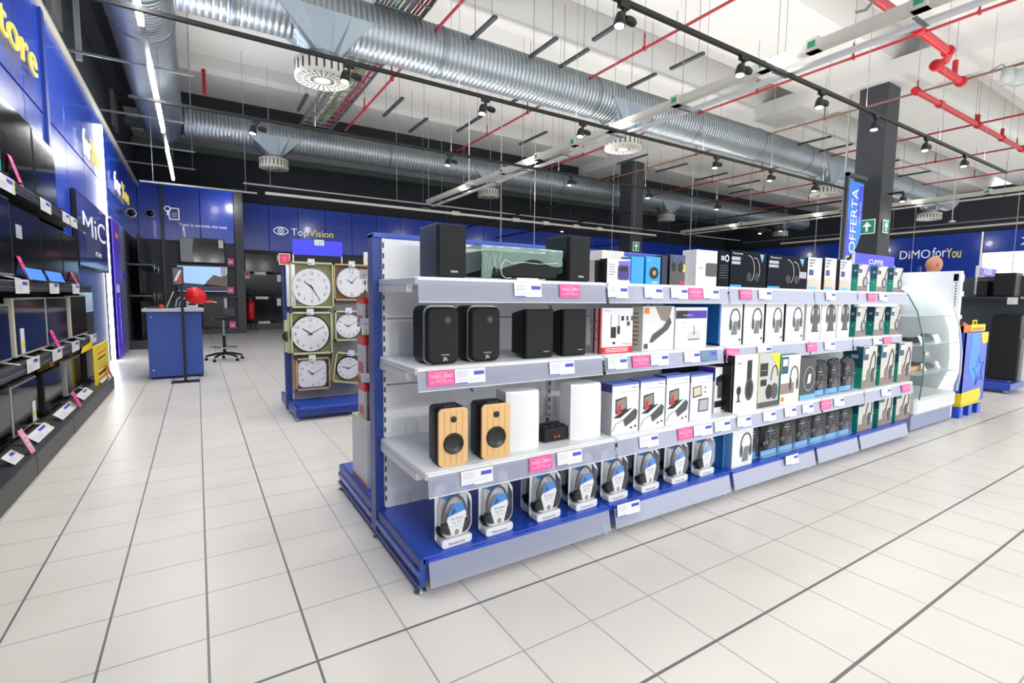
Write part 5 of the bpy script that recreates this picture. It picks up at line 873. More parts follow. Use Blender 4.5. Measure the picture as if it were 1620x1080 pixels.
# ================================================================== PERSON behind the cabinet
def person(loc, rz, label):
    t = thing('person', label, 'person', loc, rz)
    J = [((0, 0, .93), .15), ((0, 0, 1.08), .135), ((0, .01, 1.28), .165), ((0, .02, 1.43), .13), ((0, .01, 1.50), .062), ((0, -.01, 1.56), .06),
         ((-.19, .02, 1.42), .062), ((-.25, .03, 1.14), .045), ((-.21, -.16, .96), .033), ((-.2, -.22, .93), .03),
         ((.19, .02, 1.42), .062), ((.25, .03, 1.14), .045), ((.21, -.16, .96), .033), ((.2, -.22, .93), .03),
         ((-.09, 0, .86), .095), ((-.1, -.01, .48), .062), ((-.1, .02, .09), .04), ((.09, 0, .86), .095), ((.1, -.01, .48), .062), ((.1, .02, .09), .04), ((-.1, -.13, .04), .032), ((.1, -.13, .04), .032)]
    E = [(0, 1), (1, 2), (2, 3), (3, 4), (4, 5), (3, 6), (6, 7), (7, 8), (8, 9), (3, 10), (10, 11), (11, 12), (12, 13), (0, 14), (14, 15), (15, 16), (0, 17), (17, 18), (18, 19), (16, 20), (19, 21)]
    def skin(name, js, es, mt, root=0, sub=1):
        me = bpy.data.meshes.new(name); me.from_pydata([j[0] for j in js], es, []); o = bpy.data.objects.new(name, me); COL.objects.link(o); o.modifiers.new('s', 'SKIN').use_smooth_shade = True
        for v, j in zip(me.skin_vertices[0].data, js): v.radius = (j[1], j[1]*.8 if j[1] > .12 else j[1])
        me.skin_vertices[0].data[root].use_root = True; me.materials.append(mt)
        o.modifiers.new('u', 'SUBSURF').levels = sub
        dg = bpy.context.evaluated_depsgraph_get(); me2 = bpy.data.meshes.new_from_object(o.evaluated_get(dg)); o.modifiers.clear(); o.data = me2
        if not me2.materials: me2.materials.append(mt)
        for p in me2.polygons: p.use_smooth = True
        o.parent = t; return o
    skin('clothed_body', J, E, CLOTH)
    # head with skull, brow, nose, jaw; faces -y
    m = MB(); n = 24; R = 16; vs = []
    for j in range(R+1):
        a = PI*j/R; z = math.cos(a)
        for i in range(n):
            b = 2*PI*i/n; x = math.sin(a)*math.cos(b)*.078; y = math.sin(a)*math.sin(b)*.098; zz = z*.118
            if z < -.2: x *= 1-.25*(-z-.2); y = y*(1-.15*(-z)) - .012*(-z)
            if y < 0 and abs(x) < .02 and -.35 < z < .12: y -= .018*(1-abs(x)/.02)*(1-abs(z+.15)/.3)
            if y < 0 and .015 < abs(x) < .05 and .0 < z < .22: y += .008
            vs.append((x, y, zz))
    m.add(vs, [(j*n+i, j*n+(i+1) % n, j*n+n+(i+1) % n, j*n+n+i) for j in range(R) for i in range(n)], SKIN, True)
    for s_ in (-1, 1):
        m.lathe([(0, -.004), (.008, -.003), (.01, 0)], (s_*.03, -.083, .012), CARD, 10, 'y'); m.lathe([(0, -.0055), (.004, -.005), (.0045, -.003)], (s_*.03, -.083, .012), INK, 8, 'y')
        m.tube([(s_*.076, .012, -.03), (s_*.088, .02, -.01), (s_*.088, .022, .02), (s_*.076, .008, .028)], [.006, .011, .011, .006], SKIN, 8)
    m.tube([(-.02, -.092, -.058), (0, -.097, -.06), (.02, -.092, -.058)], .004, mat('lips', 'A8685C', .5), 6)
    m.tube([(0, 0, -.17), (0, -.0, -.06)], [.055, .05], SKIN, 12)
    o = m.build('head', t); o.location = (0, -.02, 1.66); o.rotation_euler = (R_(14), 0, 0)
    for s_ in (-1, 1):
        hb = Vector((s_*.2, -.24, .925)); js = [(tuple(hb), .026), (tuple(hb+Vector((0, -.05, -.01))), .03)]; es = [(0, 1)]
        for k, (dx, L) in enumerate(((-.024, .058), (-.008, .068), (.008, .064), (.023, .05))):
            b = len(js); p = hb+Vector((dx, -.07, -.015)); js += [(tuple(p), .0095), (tuple(p+Vector((dx*.2, -L*.5, -.01))), .0085), (tuple(p+Vector((dx*.2, -L*.85, -.03))), .0075)]; es += [(1, b), (b, b+1), (b+1, b+2)]
        b = len(js); js += [(tuple(hb+Vector((-s_*.03, -.03, -.005))), .0105), (tuple(hb+Vector((-s_*.045, -.06, -.015))), .009)]; es += [(0, b), (b, b+1)]
        skin('hand', js, es, SKIN)
p = AY(1476, 408, 2.6); person((p.x, 2.6, 0), R_(62), 'bald person in dark clothing standing behind the glass cabinet, looking down')
# ================================================================== CLOCK GONDOLA
CX, CY = .76, 5.45
t = thing('gondola_shelving', 'small blue and grey shelving unit carrying the wall clocks', 'shelving', (CX, CY, 0))
m = MB()
m.bbox(0, 2.6, -.48, 0, .10, .13, BLUE, .006); m.box(.02, 2.58, -.46, -.455, .04, .10, BLUED); m.build('base_shelf', t); m = MB(); m.box(-.012, .012, -.48, 0, .03, .13, BLUED); m.box(-.018, -.012, -.48, 0, .06, .085, BLUE); m.box(-.012, .012, .06, .5, .03, .13, BLUED); m.build('base_bracket', t)
m = MB(); m.box(-.03, .03, 0, .06, .03, 1.48, BLUED); m.box(.03, .045, -.01, 0, .15, 1.46, RACKW)
for k in range(26): m.box(.034, .041, -.0115, -.01, .19+k*.049, .215+k*.049, INK)
m.build('upright', t)
m = MB()
for z0, z1 in ((.13, .56), (.565, 1.0), (1.005, 1.46)): m.bbox(.045, 2.6, 0, .05, z0, z1, mat('grey_board', '9B9A9C', .55), .004)
m.build('back_panel', t)
for q in (-.46, -.1): MB().lathe([(0, 0), (.02, 0), (.02, .04)], (.0, q, 0), STEEL, 10).build('foot', t)
m = MB()
for z in (1.44, 1.47, 1.50): m.tube([(.05, -.02, z), (.6, -.02, z)], .005, STEEL, 5)
m.build('top_wire', t)
t = thing('lit_header_sign', 'bright blue header sign above the clocks with a small white number plate', 'sign', (.80, 5.42, 1.46)); a = AY(463, 402, 5.42); b = AY(541, 383, 5.42); m = MB(); m.box(a.x-.80, b.x-.80, -.01, .01, a.z-1.46, b.z-1.46, SIGNB); m.build('board', t)
m = MB(); c = AY(497, 388, 5.42); d = AY(512, 380, 5.42); m.box(c.x-.8, d.x-.8, -.014, -.011, c.z-1.46, d.z-1.46, CARD); m.text('1.2.F', (d.z-c.z)*.5, GREEN, ((c.x+d.x)/2-.8, -.0155, c.z-1.46+.012), al=.5, wd=(d.x-c.x)*.7); m.build('number_plate', t)
m = MB(); m.box(a.x-.8, a.x-.79, 0, .01, 0, a.z-1.46, STEEL); m.box(b.x-.81, b.x-.8, 0, .01, 0, a.z-1.46, STEEL); m.build('bracket', t)
tag(MB().box(0, 1.2, 0, .02, 0, .16, mat('dark_header', '15161E', .3)).build('dark_header_strip', None, (1.55, 5.5, 1.48)), 'dark strip above the clocks right of the blue header sign', 'sign')
t = thing('flag_sign', 'small red square flag sign on a thin stand left of the clocks', 'sign', (.72, 5.30, 1.48)); m = MB(); m.box(-.04, .06, 0, .006, 0, .11, CARD); m.box(-.033, .053, -.002, 0, .007, .103, REDB); m.poly([(-.0, -.003, .03), (.02, -.003, .03), (.03, -.003, .08), (-.02, -.003, .08)], PINK); m.build('plate', t)
MB().box(.02, .1, .004, .012, -.4, .01, STEEL).build('stem', t)
def clock(cx, cy, r, box, lab, rim, crt, inner, hands, square=False, rz=0, style='all'):
    Yc = 5.30; p = AY(cx, cy, Yc); a = AY(box[0], box[3], Yc); b = AY(box[1], box[2], Yc); R = r/FPX*(p-Vector((0, 0, CH))).dot(fw)
    t = thing('boxed_wall_clock', lab, 'wall clock', (p.x, Yc, p.z), 0, 'boxed wall clocks'); t.rotation_euler = (0, R_(rz), 0)
    x0, x1, z0, z1 = a.x-p.x, b.x-p.x, a.z-p.z, b.z-p.z
    if rz: x0, x1, z0, z1 = -R*1.2, R*1.2, -R*1.25, R*1.3
    m = MB(); e = .012
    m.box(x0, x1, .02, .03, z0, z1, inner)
    for q in ((x0, x0+e, z0, z1), (x1-e, x1, z0, z1), (x0, x1, z0, z0+e*1.4), (x0, x1, z1-e*1.4, z1)): m.box(q[0], q[1], -.03, .02, q[2], q[3], crt)
    m.box(x0-.02, x1-.01, .04, .10, z0+.01, z1-.01, crt); m.build('carton', t)
    o = rr(-R, R, -R, R, R*.42, 6) if square else [(R*math.cos(2*PI*k/40), R*math.sin(2*PI*k/40)) for k in range(40)]
    m = MB(); m.prism(o, -.012, .02, rim, bev=.006, smooth=True); m.build('rim', t)
    f = .92 if rim != WHITE else .97; m = MB(); m.prism([(u*f, v*f) for u, v in o], -.014, -.012, CARD); m.build('dial', t)
    m = MB(); N = {'all': range(1, 13), 'quarter': (12, 3, 6, 9)}[style]
    for h in N:
        an = PI/2-h*PI/6; rad = R*.74; sz = R*(.16 if style == 'all' else .28); ux, uz = rad*math.cos(an), rad*math.sin(an)
        if square: ux *= 1.08; uz *= 1.08
        m.text(str(h), sz, DGREY if style == 'all' else TAUPE, (ux, -.0155, uz-sz/2), al=.5)
    if style == 'quarter':
        for h in range(12):
            if h % 3: an = PI/2-h*PI/6; m.ell(R*.78*math.cos(an), R*.78*math.sin(an), R*.04, R*.04, -.0155, GREYT, 8)
    m.text('QUARTZ', R*.05, DGREY, (0, -.0155, R*.38), al=.5); m.build('numerals', t)
    m = MB()
    for h, L, w_ in hands:
        an = PI/2-h*PI/6; c, s_ = math.cos(an), math.sin(an); P = Vector((c, 0, s_)); Q = Vector((-s_, 0, c)); o_ = Vector((0, -.017, 0)); m.add([o_-P*L*.2*R-Q*w_*R, o_-P*L*.2*R+Q*w_*R, o_+P*L*R+Q*w_*.5*R, o_+P*L*R-Q*w_*.5*R], [(0, 3, 2, 1)], DGREY)
    m.lathe([(0, -.02), (.004, -.019), (.005, -.015)], (0, 0, 0), DGREY, 8, 'y'); m.build('hands', t)
    m = MB(); m.box(-.035, .03, -.036, -.034, z1-.03, z1+.03, CARD); m.pr(-.03, -.0, z1-.02, z1-.012, -.037, LILAC); m.build('price_tag', t)
    MB().tube([(0, .15, z1+.0), (0, -.03, z1+.005)], .004, STEEL, 5).build('peg_hook', t)
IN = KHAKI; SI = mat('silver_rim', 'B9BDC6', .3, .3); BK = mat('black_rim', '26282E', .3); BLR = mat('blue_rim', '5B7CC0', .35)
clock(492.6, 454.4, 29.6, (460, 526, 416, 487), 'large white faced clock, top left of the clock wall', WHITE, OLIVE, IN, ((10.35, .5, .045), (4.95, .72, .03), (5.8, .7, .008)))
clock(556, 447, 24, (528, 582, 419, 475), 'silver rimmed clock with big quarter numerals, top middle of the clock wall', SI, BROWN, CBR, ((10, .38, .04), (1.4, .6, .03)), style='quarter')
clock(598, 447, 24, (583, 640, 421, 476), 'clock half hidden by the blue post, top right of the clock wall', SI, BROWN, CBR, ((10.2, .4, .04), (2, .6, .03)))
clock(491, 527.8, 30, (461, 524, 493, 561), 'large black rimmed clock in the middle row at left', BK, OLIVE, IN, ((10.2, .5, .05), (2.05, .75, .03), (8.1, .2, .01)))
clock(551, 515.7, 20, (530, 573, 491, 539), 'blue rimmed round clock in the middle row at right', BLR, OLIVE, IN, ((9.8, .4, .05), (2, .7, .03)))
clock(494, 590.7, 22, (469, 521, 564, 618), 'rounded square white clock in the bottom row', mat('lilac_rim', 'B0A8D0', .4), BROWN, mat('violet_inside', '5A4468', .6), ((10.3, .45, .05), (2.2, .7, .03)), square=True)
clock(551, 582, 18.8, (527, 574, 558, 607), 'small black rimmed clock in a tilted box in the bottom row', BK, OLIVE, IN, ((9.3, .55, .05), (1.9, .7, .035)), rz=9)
for k, (px, py) in ((0, (456, 532)), (2, (600, 520))):
    p = AY(px, py, 5.36); t = thing('boxed_wall_clock', ['clock carton edge peeking out left of the black rimmed clock', '', 'brown clock carton seen behind the hanging pouches'][k], 'wall clock', (p.x, 5.36 if k != 1 else 5.62, p.z if k != 1 else .14)); m = MB()
    if k == 1: m.bbox(-.05, .05, 0, .2, 0, .36, OLIVE, .003)
    else: m.bbox(-.03, .07, 0, .06, -.16, .16, OLIVE if k == 0 else BROWN, .003)
    m.build('carton', t); 
    if k != 1: MB().tube([(0, .06, .14), (0, .1, .14)], .004, STEEL, 5).build('peg_hook', t); MB().lathe([(0, -.01), (.05, -.008), (.055, 0)], (-.0, 0, .0), BK, 20, 'y').build('dial', t)
# ================================================================== LEFT TV WALL
XB, XF = -1.32, -.92
t = thing('television_shelving', 'long charcoal stepped shelving carrying televisions along the left wall', 'shelving', (XF, 1.0, 0)); L = 6.75
m = MB(); m.bbox(-.42, 0, 0, 3.3, .0, .15, CHAR, .004); m.build('plinth', t); MB().bbox(-.42, 0, 3.31, 4.45, 0, .15, CHAR, .004).build('plinth', t); MB().bbox(-.42, 0, 4.46, L+.15, 0, .15, CHAR, .004).build('plinth', t)
for z, nm in ((.69, 0), (1.27, 1), (1.96, 2)):
    m = MB(); m.bbox(-.38, -.13, 0, L-.1, z-.03, z, CHAR, .004); m.box(-.155, -.13, 0, L-.1, z-.075, z-.03, CHAR); m.box(-.129, -.127, 0, L-.1, z-.05, z-.045, STEEL); m.build('shelf', t)
m = MB(); m.box(-.42, -.38, 0, L+.1, .15, 1.96, mat('tv_back', '25282D', .6)); m.build('back_panel', t)
def tv(X, y0, y1, z0, z1, lab, frame=BLACKP, screen=SCRD, card=None, pic=None, group='televisions on the left wall shelving'):
    t = thing('television', lab, 'television', (X, y0, z0), 0, group); w_ = y1-y0; h = z1-z0; m = MB(); m.bbox(-.05, 0, 0, w_, .03, h, frame, .006); m.build('casing', t)
    m = MB(); b = .014; m.add([(.0015, b, .03+b*1.4), (.0015, w_-b, .03+b*1.4), (.0015, w_-b, h-b), (.0015, b, h-b)], [(0, 1, 2, 3)], screen)
    if pic:
        for pts, mt in pic: m.add([(.003, b+(w_-2*b)*u, .04+(h-.05)*v) for u, v in pts], [tuple(range(len(pts)))], mt)
    m.build('screen', t)
    for q in (.2, .8): m = MB(); m.tube([(-.09, w_*q-.02, .006), (-.02, w_*q, .03), (.07, w_*q+.02, .006)], .007, frame if frame != BLACKP else BLACKP, 6); m.build('foot', t)
    if card: m = MB(); m.box(.003, .005, w_*card, w_*card+.09, .05, .05+min(.22, h*.4), CARD); m.box(.005, .006, w_*card+.01, w_*card+.08, .09, .13, LIMEY); m.build('energy_card', t)
def yx(px, X=-1.1): return AX(px, 500, X).y
SV = mat('tv_silver', 'A9ABA8', .35, .4)
XT = -1.1
tv(XT, yx(-40), yx(5), .152, .56, 'television on the plinth, nearest the camera at the left edge', BLACKP)
tv(XT, yx(8), yx(50), .152, .54, 'television on the plinth with grey reflection, second from the front', SV, SCRD, .72)
tv(XT, yx(61), yx(91), .152, .52, 'television on the plinth, third from the front', BLACKP)
tv(XT, yx(99), yx(122.5), .152, .53, 'silver framed television on the plinth, fourth from the front', SV)
tv(XT, yx(132), yx(144), .152, .58, 'television on the plinth beside the yellow sign', BLACKP, mat('screen_grey', '6E7480', .3, emit=.1))
tv(XT, yx(-60), yx(14), .692, 1.11, 'television on the second tier at the left picture edge', SV)
tv(XT, yx(22), yx(72), .692, 1.15, 'pale framed television on the second tier, largest in view', mat('tv_champagne', 'C6C2B2', .4, .2), SCRD, .12)
tv(XT, yx(73.5), yx(106), .692, 1.15, 'silver television on the second tier with blue reflection', SV)
tv(XT, yx(112), yx(137), .692, 1.16, 'champagne edged television at the far end of the second tier', MC['tv_champagne'])
tv(XT, yx(-60), yx(27.5), 1.272, 1.85, 'television on the third tier at the left picture edge', SV, SCRD)
tv(XT, yx(28.5), yx(73), 1.272, 1.82, 'black television on the third tier with small white sticker, middle one', BLACKP, SCRD, None, [(((.1, .55), (.3, .55), (.3, .75), (.1, .75)), GREYT)])
tv(XT, yx(74), yx(104), 1.272, 1.80, 'black television on the third tier above the lit blue screens', BLACKP)
tv(XT, yx(105), yx(129), 1.272, 1.78, 'dark television at the far end of the third tier', BLACKP)
tv(XT, yx(-60), yx(20), 1.962, 2.55, 'television on the top tier with a bright teal picture', BLACKP, SCRC)
tv(XT, yx(21), yx(69), 1.962, 2.56, 'large black television on the top tier, middle one', BLACKP)
tv(XT, yx(70.5), yx(103), 1.962, 2.54, 'large black television on the top tier, far one', BLACKP)
tv(-1.245, 8.35, 10.85, 1.50, 2.50, 'big television with white letters on its screen left of the light strip', BLACKP, mat('screen_blue', '1B2F86', .15, coat=.5))
t = bpy.data.objects[-1] if False else None
m = MB(); m.text('MiC', .3, LETW, (0, 0, 0), (0, 1, 0), wd=1.9); m.text('ne', .1, LETW, (0, .9, -.25), (0, 1, 0), wd=.5)  # flat white letters laid over the screen
o = tag(m.build('screen_lettering', None, (-1.24, 8.6, 2.02)), 'white letters on the big television left of the light strip', 'lettering')
tvb = [q for q in bpy.data.objects if q.type == 'EMPTY' and q.get('label', '').startswith('big television')][0]
o.parent = tvb; o.location = (.006, .35, .48); [o.pop(k, None) for k in ('label', 'category')]
t = thing('wall_bracket', 'dark bracket holding the big television on the glossy blue panel', 'bracket', (-1.3, 9.3, 1.8)); MB().bbox(0, .01, 0, .5, 0, .4, CHAR, .004).build('plate', t)
for k, (a, b, lab, sc) in enumerate(((50, 77, 'laptop with a bright blue screen on the third tier, nearer one', SCRB), (82, 106, 'laptop with a bright blue screen on the third tier, farther one', SCRB))):
    t = thing('tilted_screen', lab, 'screen', (-1.045, yx(a, -1.045), .80)); w_ = yx(b, -1.045)-yx(a, -1.045)
    t.location.z = 1.272-.0; t.location.x = -1.04; m = MB(); m.add([(0, 0, .012), (0, w_, .012), (-.03, w_, .10), (-.03, 0, .10)], [(0, 1, 2, 3)], sc); m.box(-.04, -.0, 0, w_, 0, .012, BLACKP); m.build('display', t)
t = thing('poster_screen', 'lit screen showing a frosty forest at the end of the third tier', 'screen', (-1.12, yx(129, -1.12), 1.06)); 
m = MB(); m.box(-.18, -.01, 0, .85, -.37, .20, CHAR); m.add([(-.008, .02, -.1), (-.008, .83, -.1), (-.008, .83, .19), (-.008, .02, .19)], [(0, 1, 2, 3)], mat('screen_frost', 'A8C4D8', .3, emit=.45))
for k in range(9): m.add([(-.006, .06+.085*k, -.09), (-.006, .09+.085*k, -.09), (-.006, .075+.085*k+.02*(k % 3), .16)], [(0, 1, 2)], mat('screen_trees', '3A4C5C', .4, emit=.1))
m.build('display', t)
# price cards and pink cards along the tv shelves
k = 0
for z, X, lst in ((.155, -.965, ((5, 22), (46, 74), (88, 114), (124, 140), (155, 168))), (.62, -1.046, ((36, 57), (78, 94), (110, 122), (140, 150))), (1.19, -1.046, ((27, 49), (81, 96), (117, 128))), (1.87, -1.046, ((13, 38), (76, 92), (109, 120), (121, 131)))):
    for i, (a, b) in enumerate(lst):
        y0, y1 = yx(a, X), yx(b, X); m = MB(); h = .085 if z < .3 else .10; w_ = y1-y0; fl = z < .3; dz = .05 if fl else h; dx = .06 if fl else .0
        P = lambda u, v, e=0: (-.06*(v)+e*1 if fl else .002+e, w_*u, .01+dz*v+(e if fl else 0)) 
        m.add([P(0, 0), P(1, 0), P(1, 1), P(0, 1)], [(0, 1, 2, 3)], CARD); e = .0015; m.add([P(.5, .6, e), P(.86, .6, e), P(.86, .85, e), P(.5, .85, e)], [(0, 1, 2, 3)], LILAC)
        for q in (.1, .5, .8): m.add([P(.92, q, e), P(1.02, q, e), P(1.02, q+.15, e), P(.92, q+.15, e)], [(0, 1, 2, 3)], LIMEY)
        for q in (.2, .35, .5): m.add([P(.08, q, e), P(.45, q, e), P(.45, q+.03, e), P(.08, q+.03, e)], [(0, 1, 2, 3)], GREYT)
        tag(m.build('price_card', None, (X, y0, z-.01 if fl else z-.02)), 'white price card on the %s of the television shelving, %s from the front' % ({.155: 'plinth', .62: 'second tier edge', 1.19: 'third tier edge', 1.87: 'top tier edge'}[z], ORD[i]), 'price card', 'price cards on the television shelving')
for i, (px, z, h, X, lab, d) in enumerate(((34, .151, .17, -.94, 'pale pink card leaning on the plinth nearest the camera', .09), (117, .151, .15, -.94, 'pink card leaning on the plinth beside the fourth television', .10), (90, .691, .17, -1.05, 'pink card leaning on the second tier', .10), (50, 1.271, .18, -1.05, 'pink card leaning on the third tier, nearer one', .09), (126, 1.271, .13, -1.05, 'pink card leaning on the third tier, farther one', .10), (48, 1.961, .2, -1.05, 'pink card leaning on the top tier', .09), (171, .151, .16, -.93, 'reddish card leaning at the far end of the plinth beside the yellow sign', .1))):
    y = yx(px, X); m = MB(); m.add([(.012, -.0, 0), (.012, d, 0), (-.03, d-.07, h), (-.03, -.07, h), (.009, -.0, 0), (.009, d, 0), (-.033, d-.07, h), (-.033, -.07, h)], [(0, 1, 2, 3), (7, 6, 5, 4), (0, 3, 7, 4), (1, 5, 6, 2), (3, 2, 6, 7)], (REDC if i == 6 else mat('pale_pink', 'F4A0B8', .5) if i == 0 else PINK))
    for q in (.3, .5, .7): m.add([(.013-.042*q+.001, d*.2-.07*q, h*q), (.013-.042*q+.001, d*.8-.07*q, h*q), (.013-.042*(q+.07)+.001, d*.8-.07*q, h*(q+.07)), (.013-.042*(q+.07)+.001, d*.2-.07*q, h*(q+.07))], [(0, 1, 2, 3)], CARD if i == 0 else mat('dark_pink', 'B02A66', .5))
    tag(m.build('promo_card', None, (X-.012, y, z)), lab, 'promo card', 'pink cards on the television shelving')
t = thing('yellow_sign_board', 'tall yellow notice board at the far end of the television shelving', 'notice board', (-.99, yx(147, -.99), .151)); m = MB(); w_ = yx(168, -.99)-yx(147, -.99); m.box(-.02, 0, 0, w_, 0, .44, YEL)
for k, (q, c, hh) in enumerate(((.33, ORNG, .02), (.27, INK, .02), (.22, TAUPE, .008), (.19, TAUPE, .008), (.16, TAUPE, .008), (.09, INK, .03), (.03, ORNG, .02))): m.add([(.001, w_*.15, q), (.001, w_*(.85-.1*(k % 2)), q), (.001, w_*(.85-.1*(k % 2)), q+hh), (.001, w_*.15, q+hh)], [(0, 1, 2, 3)], c)
m.build('board', t)
m = MB(); m.add([(0, 0, 0), (0, .7, 0), (0, .7, .08), (0, .1, .06)], [(0, 1, 2, 3)], YEL); tag(m.build('yellow_strip', None, (-1.04, yx(124, -1.04), .56)), 'yellow paper strip under the second tier at the far end', 'sign')
t = thing('cardboard_box', 'brown cardboard box behind the small televisions on the plinth', 'box', (-1.29, yx(95, -1.1), .151)); MB().bbox(0, .1, 0, 1.5, 0, .5, mat('kraft', 'B98E4A', .7), .004).build('carton_body', t)
# poster column and dark shelving beyond the light strip
t = thing('poster_board', 'grey wall board with purple poster standing right of the light strip', 'advertising board', (-1.29, 11.4, 0)); m = MB(); m.box(0, .05, 0, 1.75, 0.02, 2.55, mat('panel_greyblue', '6E7694', .4)); m.box(-.0, .06, 0, .8, .02, 2.5, PURP)  # flat panel on the wall carrying the poster
m.build('panel', t); m = MB(); m.box(.06, .065, .1, .9, 1.95, 2.5, mat('poster_purple', '4A2C9C', .4, emit=.2)); m.box(.065, .067, .3, .7, 2.2, 2.3, ORNG); m.box(.05, .062, 1.2, 1.9, 1.5, 1.62, LILAC); m.box(.06, .066, .1, .5, 1.2, 1.35, CARD); m.text('PHILIPS AMBILIGHT', .12, LETW, (.0665, .35, 1.1), (0, 0, -1), (0, 1, 0), wd=.85); m.build('poster', t)
t = thing('television_shelving', 'dark television shelving in the left corner behind the blue counter', 'shelving', (-1.25, 13.2, 0)); m = MB(); m.bbox(0, .55, 0, 3.6, 0, .18, CHAR, .004); m.build('plinth', t)
for z in (1.16, 1.82): MB().bbox(0, .45, 0, 3.6, z-.04, z, CHAR, .004).build('shelf', t)
MB().box(0, .03, 0, 3.6, .18, 2.5, MC['tv_back']).build('back_panel', t); MB().add([(.555, -1.2, .0), (.75, -1.2, 0), (.75, .8, 0), (.555, .8, 0)], [(0, 1, 2, 3)], PURP).build('floor_mat', t); [c for c in t.children if c.name.startswith('floor_mat')][0].location.z = .004
for z, h, nm in ((.18, .85, 'bottom'), (1.16, .6, 'middle'), (1.82, .65, 'top')):
    for k in range(2): tv(-1.0, 13.5+k*1.6, 14.95+k*1.6, z+.002, z+h, 'dark television in the left corner shelving, %s tier, %s one' % (nm, ['nearer', 'farther'][k]), group='televisions in the left corner')
for k, (x, y, z) in enumerate(((-.78, 14.0, 1.82), (-.78, 15.4, 1.82), (-.78, 13.6, 1.16), (-.78, 15.0, 1.16), (-.78, 16.2, 1.16))):
    tag(MB().box(0, .004, 0, .12, -.12, .05, CARD if k % 2 else SILV).build('price_card', None, (x-.02, y, z)), 'pale card on the left corner shelving, %s %s' % (['upper', 'lower'][k > 1], ['near one', 'far one', 'near one', 'middle one', 'far one'][k]), 'price card')
# ================================================================== CORNER SHELVES WITH TVS (facing the aisle)
t = thing('television_shelving', 'charcoal wall shelving with three televisions under the slogan', 'shelving', (-.72, 17.45, 0)); m = MB(); m.bbox(0, 1.85, -.0-.0, .09, 0, .2, CHAR, .004); m.build('plinth', t)
for z in (1.13, 2.05): MB().bbox(0, 1.76, -.05, .09, z-.05, z, CHAR, .004).build('shelf', t)
t['label'] = 'charcoal wall shelving with three televisions below the white slogan'
def btv(px0, px1, py0, py1, Y, lab, scr, pic=None, stand=True):
    a = AY(px0, py1, Y); b = AY(px1, py0, Y); t = thing('television', lab, 'television', (a.x, Y, a.z)); w_, h = b.x-a.x, b.z-a.z; m = MB(); m.bbox(0, w_, 0, .06, 0, h, BLACKP, .008); m.build('casing', t)
    m = MB(); m.pr(.015, w_-.015, .03, h-.015, -.001, scr)
    if pic:
        for pts, mt in pic: m.add([(.015+(w_-.03)*u, -.002-.0005*i, .03+(h-.045)*v) for u, v in pts], [tuple(range(len(pts)))], mt) if False else m.add([(.015+(w_-.03)*u, -.003, .03+(h-.045)*v) for u, v in pts], [tuple(range(len(pts)))], mt)
    m.build('screen', t)
    for q in (.2, .8): MB().box(w_*q-.05, w_*q+.05, -.05, .08, -.04, 0, BLACKP).build('foot', t)
    m = MB(); m.pr(w_*.86, w_*.97, h*.65, h*.97, -.005, CARD); m.build('energy_card', t); return t
btv(285, 355, 379, 415, 17.38, 'television with black screen on the top corner shelf', SCRD, [(((0, 0), (.3, 0), (.26, .5), (.3, 1), (0, 1)), mat('screen_reflection', '7C858C', .25))])  # pale reflection painted over the left of the screen
btv(281, 360, 422, 462, 17.38, 'television showing a rocky mountain under a bright sky', mat('screen_bright', '9CC4F0', .3, emit=.7), [(((0, .02), (1, .02), (1, .22), (0, .35)), mat('screen_deep', '1F2C50', .3, emit=.1)), (((.5, .22), (.58, .42), (.72, .68), (.86, .6), (1, .72), (1, .22)), ROCK)])
btv(321, 360, 470, 519, 17.38, 'television with dull black screen on the lowest corner shelf', mat('screen_matt', '16181B', .35))
for i, (a, b, c, d) in enumerate(((360, 370, 409, 419), (360, 370, 454, 464), (363, 373, 508, 519))):
    p = AY(a, d, 17.36); q = AY(b, c, 17.36); m = MB(); m.box(0, q.x-p.x, 0, .004, 0, q.z-p.z, PINK); m.box(.04, q.x-p.x-.04, -.002, 0, .06, .12, CARD); tag(m.build('promo_card', None, (p.x, 17.36, p.z)), 'pink square card beside the %s corner television' % ['top', 'middle', 'lowest'][i], 'promo card', 'pink square cards in the corner')
# wall of televisions further right
t = thing('television_shelving', 'dark wall shelving with big televisions right of the corner', 'shelving', (1.3, 19.15, 0)); m = MB(); m.bbox(0, 2.4, 0, .4, 0, .22, CHAR, .004); m.build('plinth', t)
for z in (1.02, 1.86): MB().bbox(0, 2.4, .05, .4, z-.05, z, CHAR, .004).build('shelf', t)
btv(388, 446, 403, 430, 19.1, 'big black television on the top shelf of the back wall', SCRD); btv(388, 446, 434, 466, 19.1, 'big black television on the middle shelf of the back wall', SCRD); btv(388, 446, 471, 508, 19.1, 'big black television on the lowest shelf of the back wall', SCRD)
for i, (a, b, c, d) in enumerate(((402, 421, 430, 434), (405, 425, 469, 473), (409, 428, 508, 512))):
    p = AY(a, d, 19.0); q = AY(b, c, 19.0); tag(MB().box(0, q.x-p.x, 0, .01, 0, q.z-p.z, CARD).build('price_card', None, (p.x, 19.08, p.z)), 'long white price strip on the %s shelf of the back wall' % ['top', 'middle', 'lowest'][i], 'price card', 'white strips on the back wall')
p = AY(397, 501, 18.7); t = thing('fire_extinguisher', 'red fire extinguisher standing before the back wall televisions', 'fire extinguisher', (p.x, 18.7, 0)); m = MB(); m.lathe([(0, .36), (.10, .36), (.12, .42), (.12, .86), (.1, .95), (.04, 1.0), (.04, 1.04)], (0, 0, 0), REDB, 18); m.build('cylinder', t); m = MB(); m.tube([(0, 0, 1.02), (-.08, 0, 1.08), (-.16, 0, .9), (-.15, 0, .6)], .015, BLACKP, 6); m.box(-.08, .05, -.02, .02, 1.04, 1.08, BLACKP); m.build('valve_hose', t); m = MB()
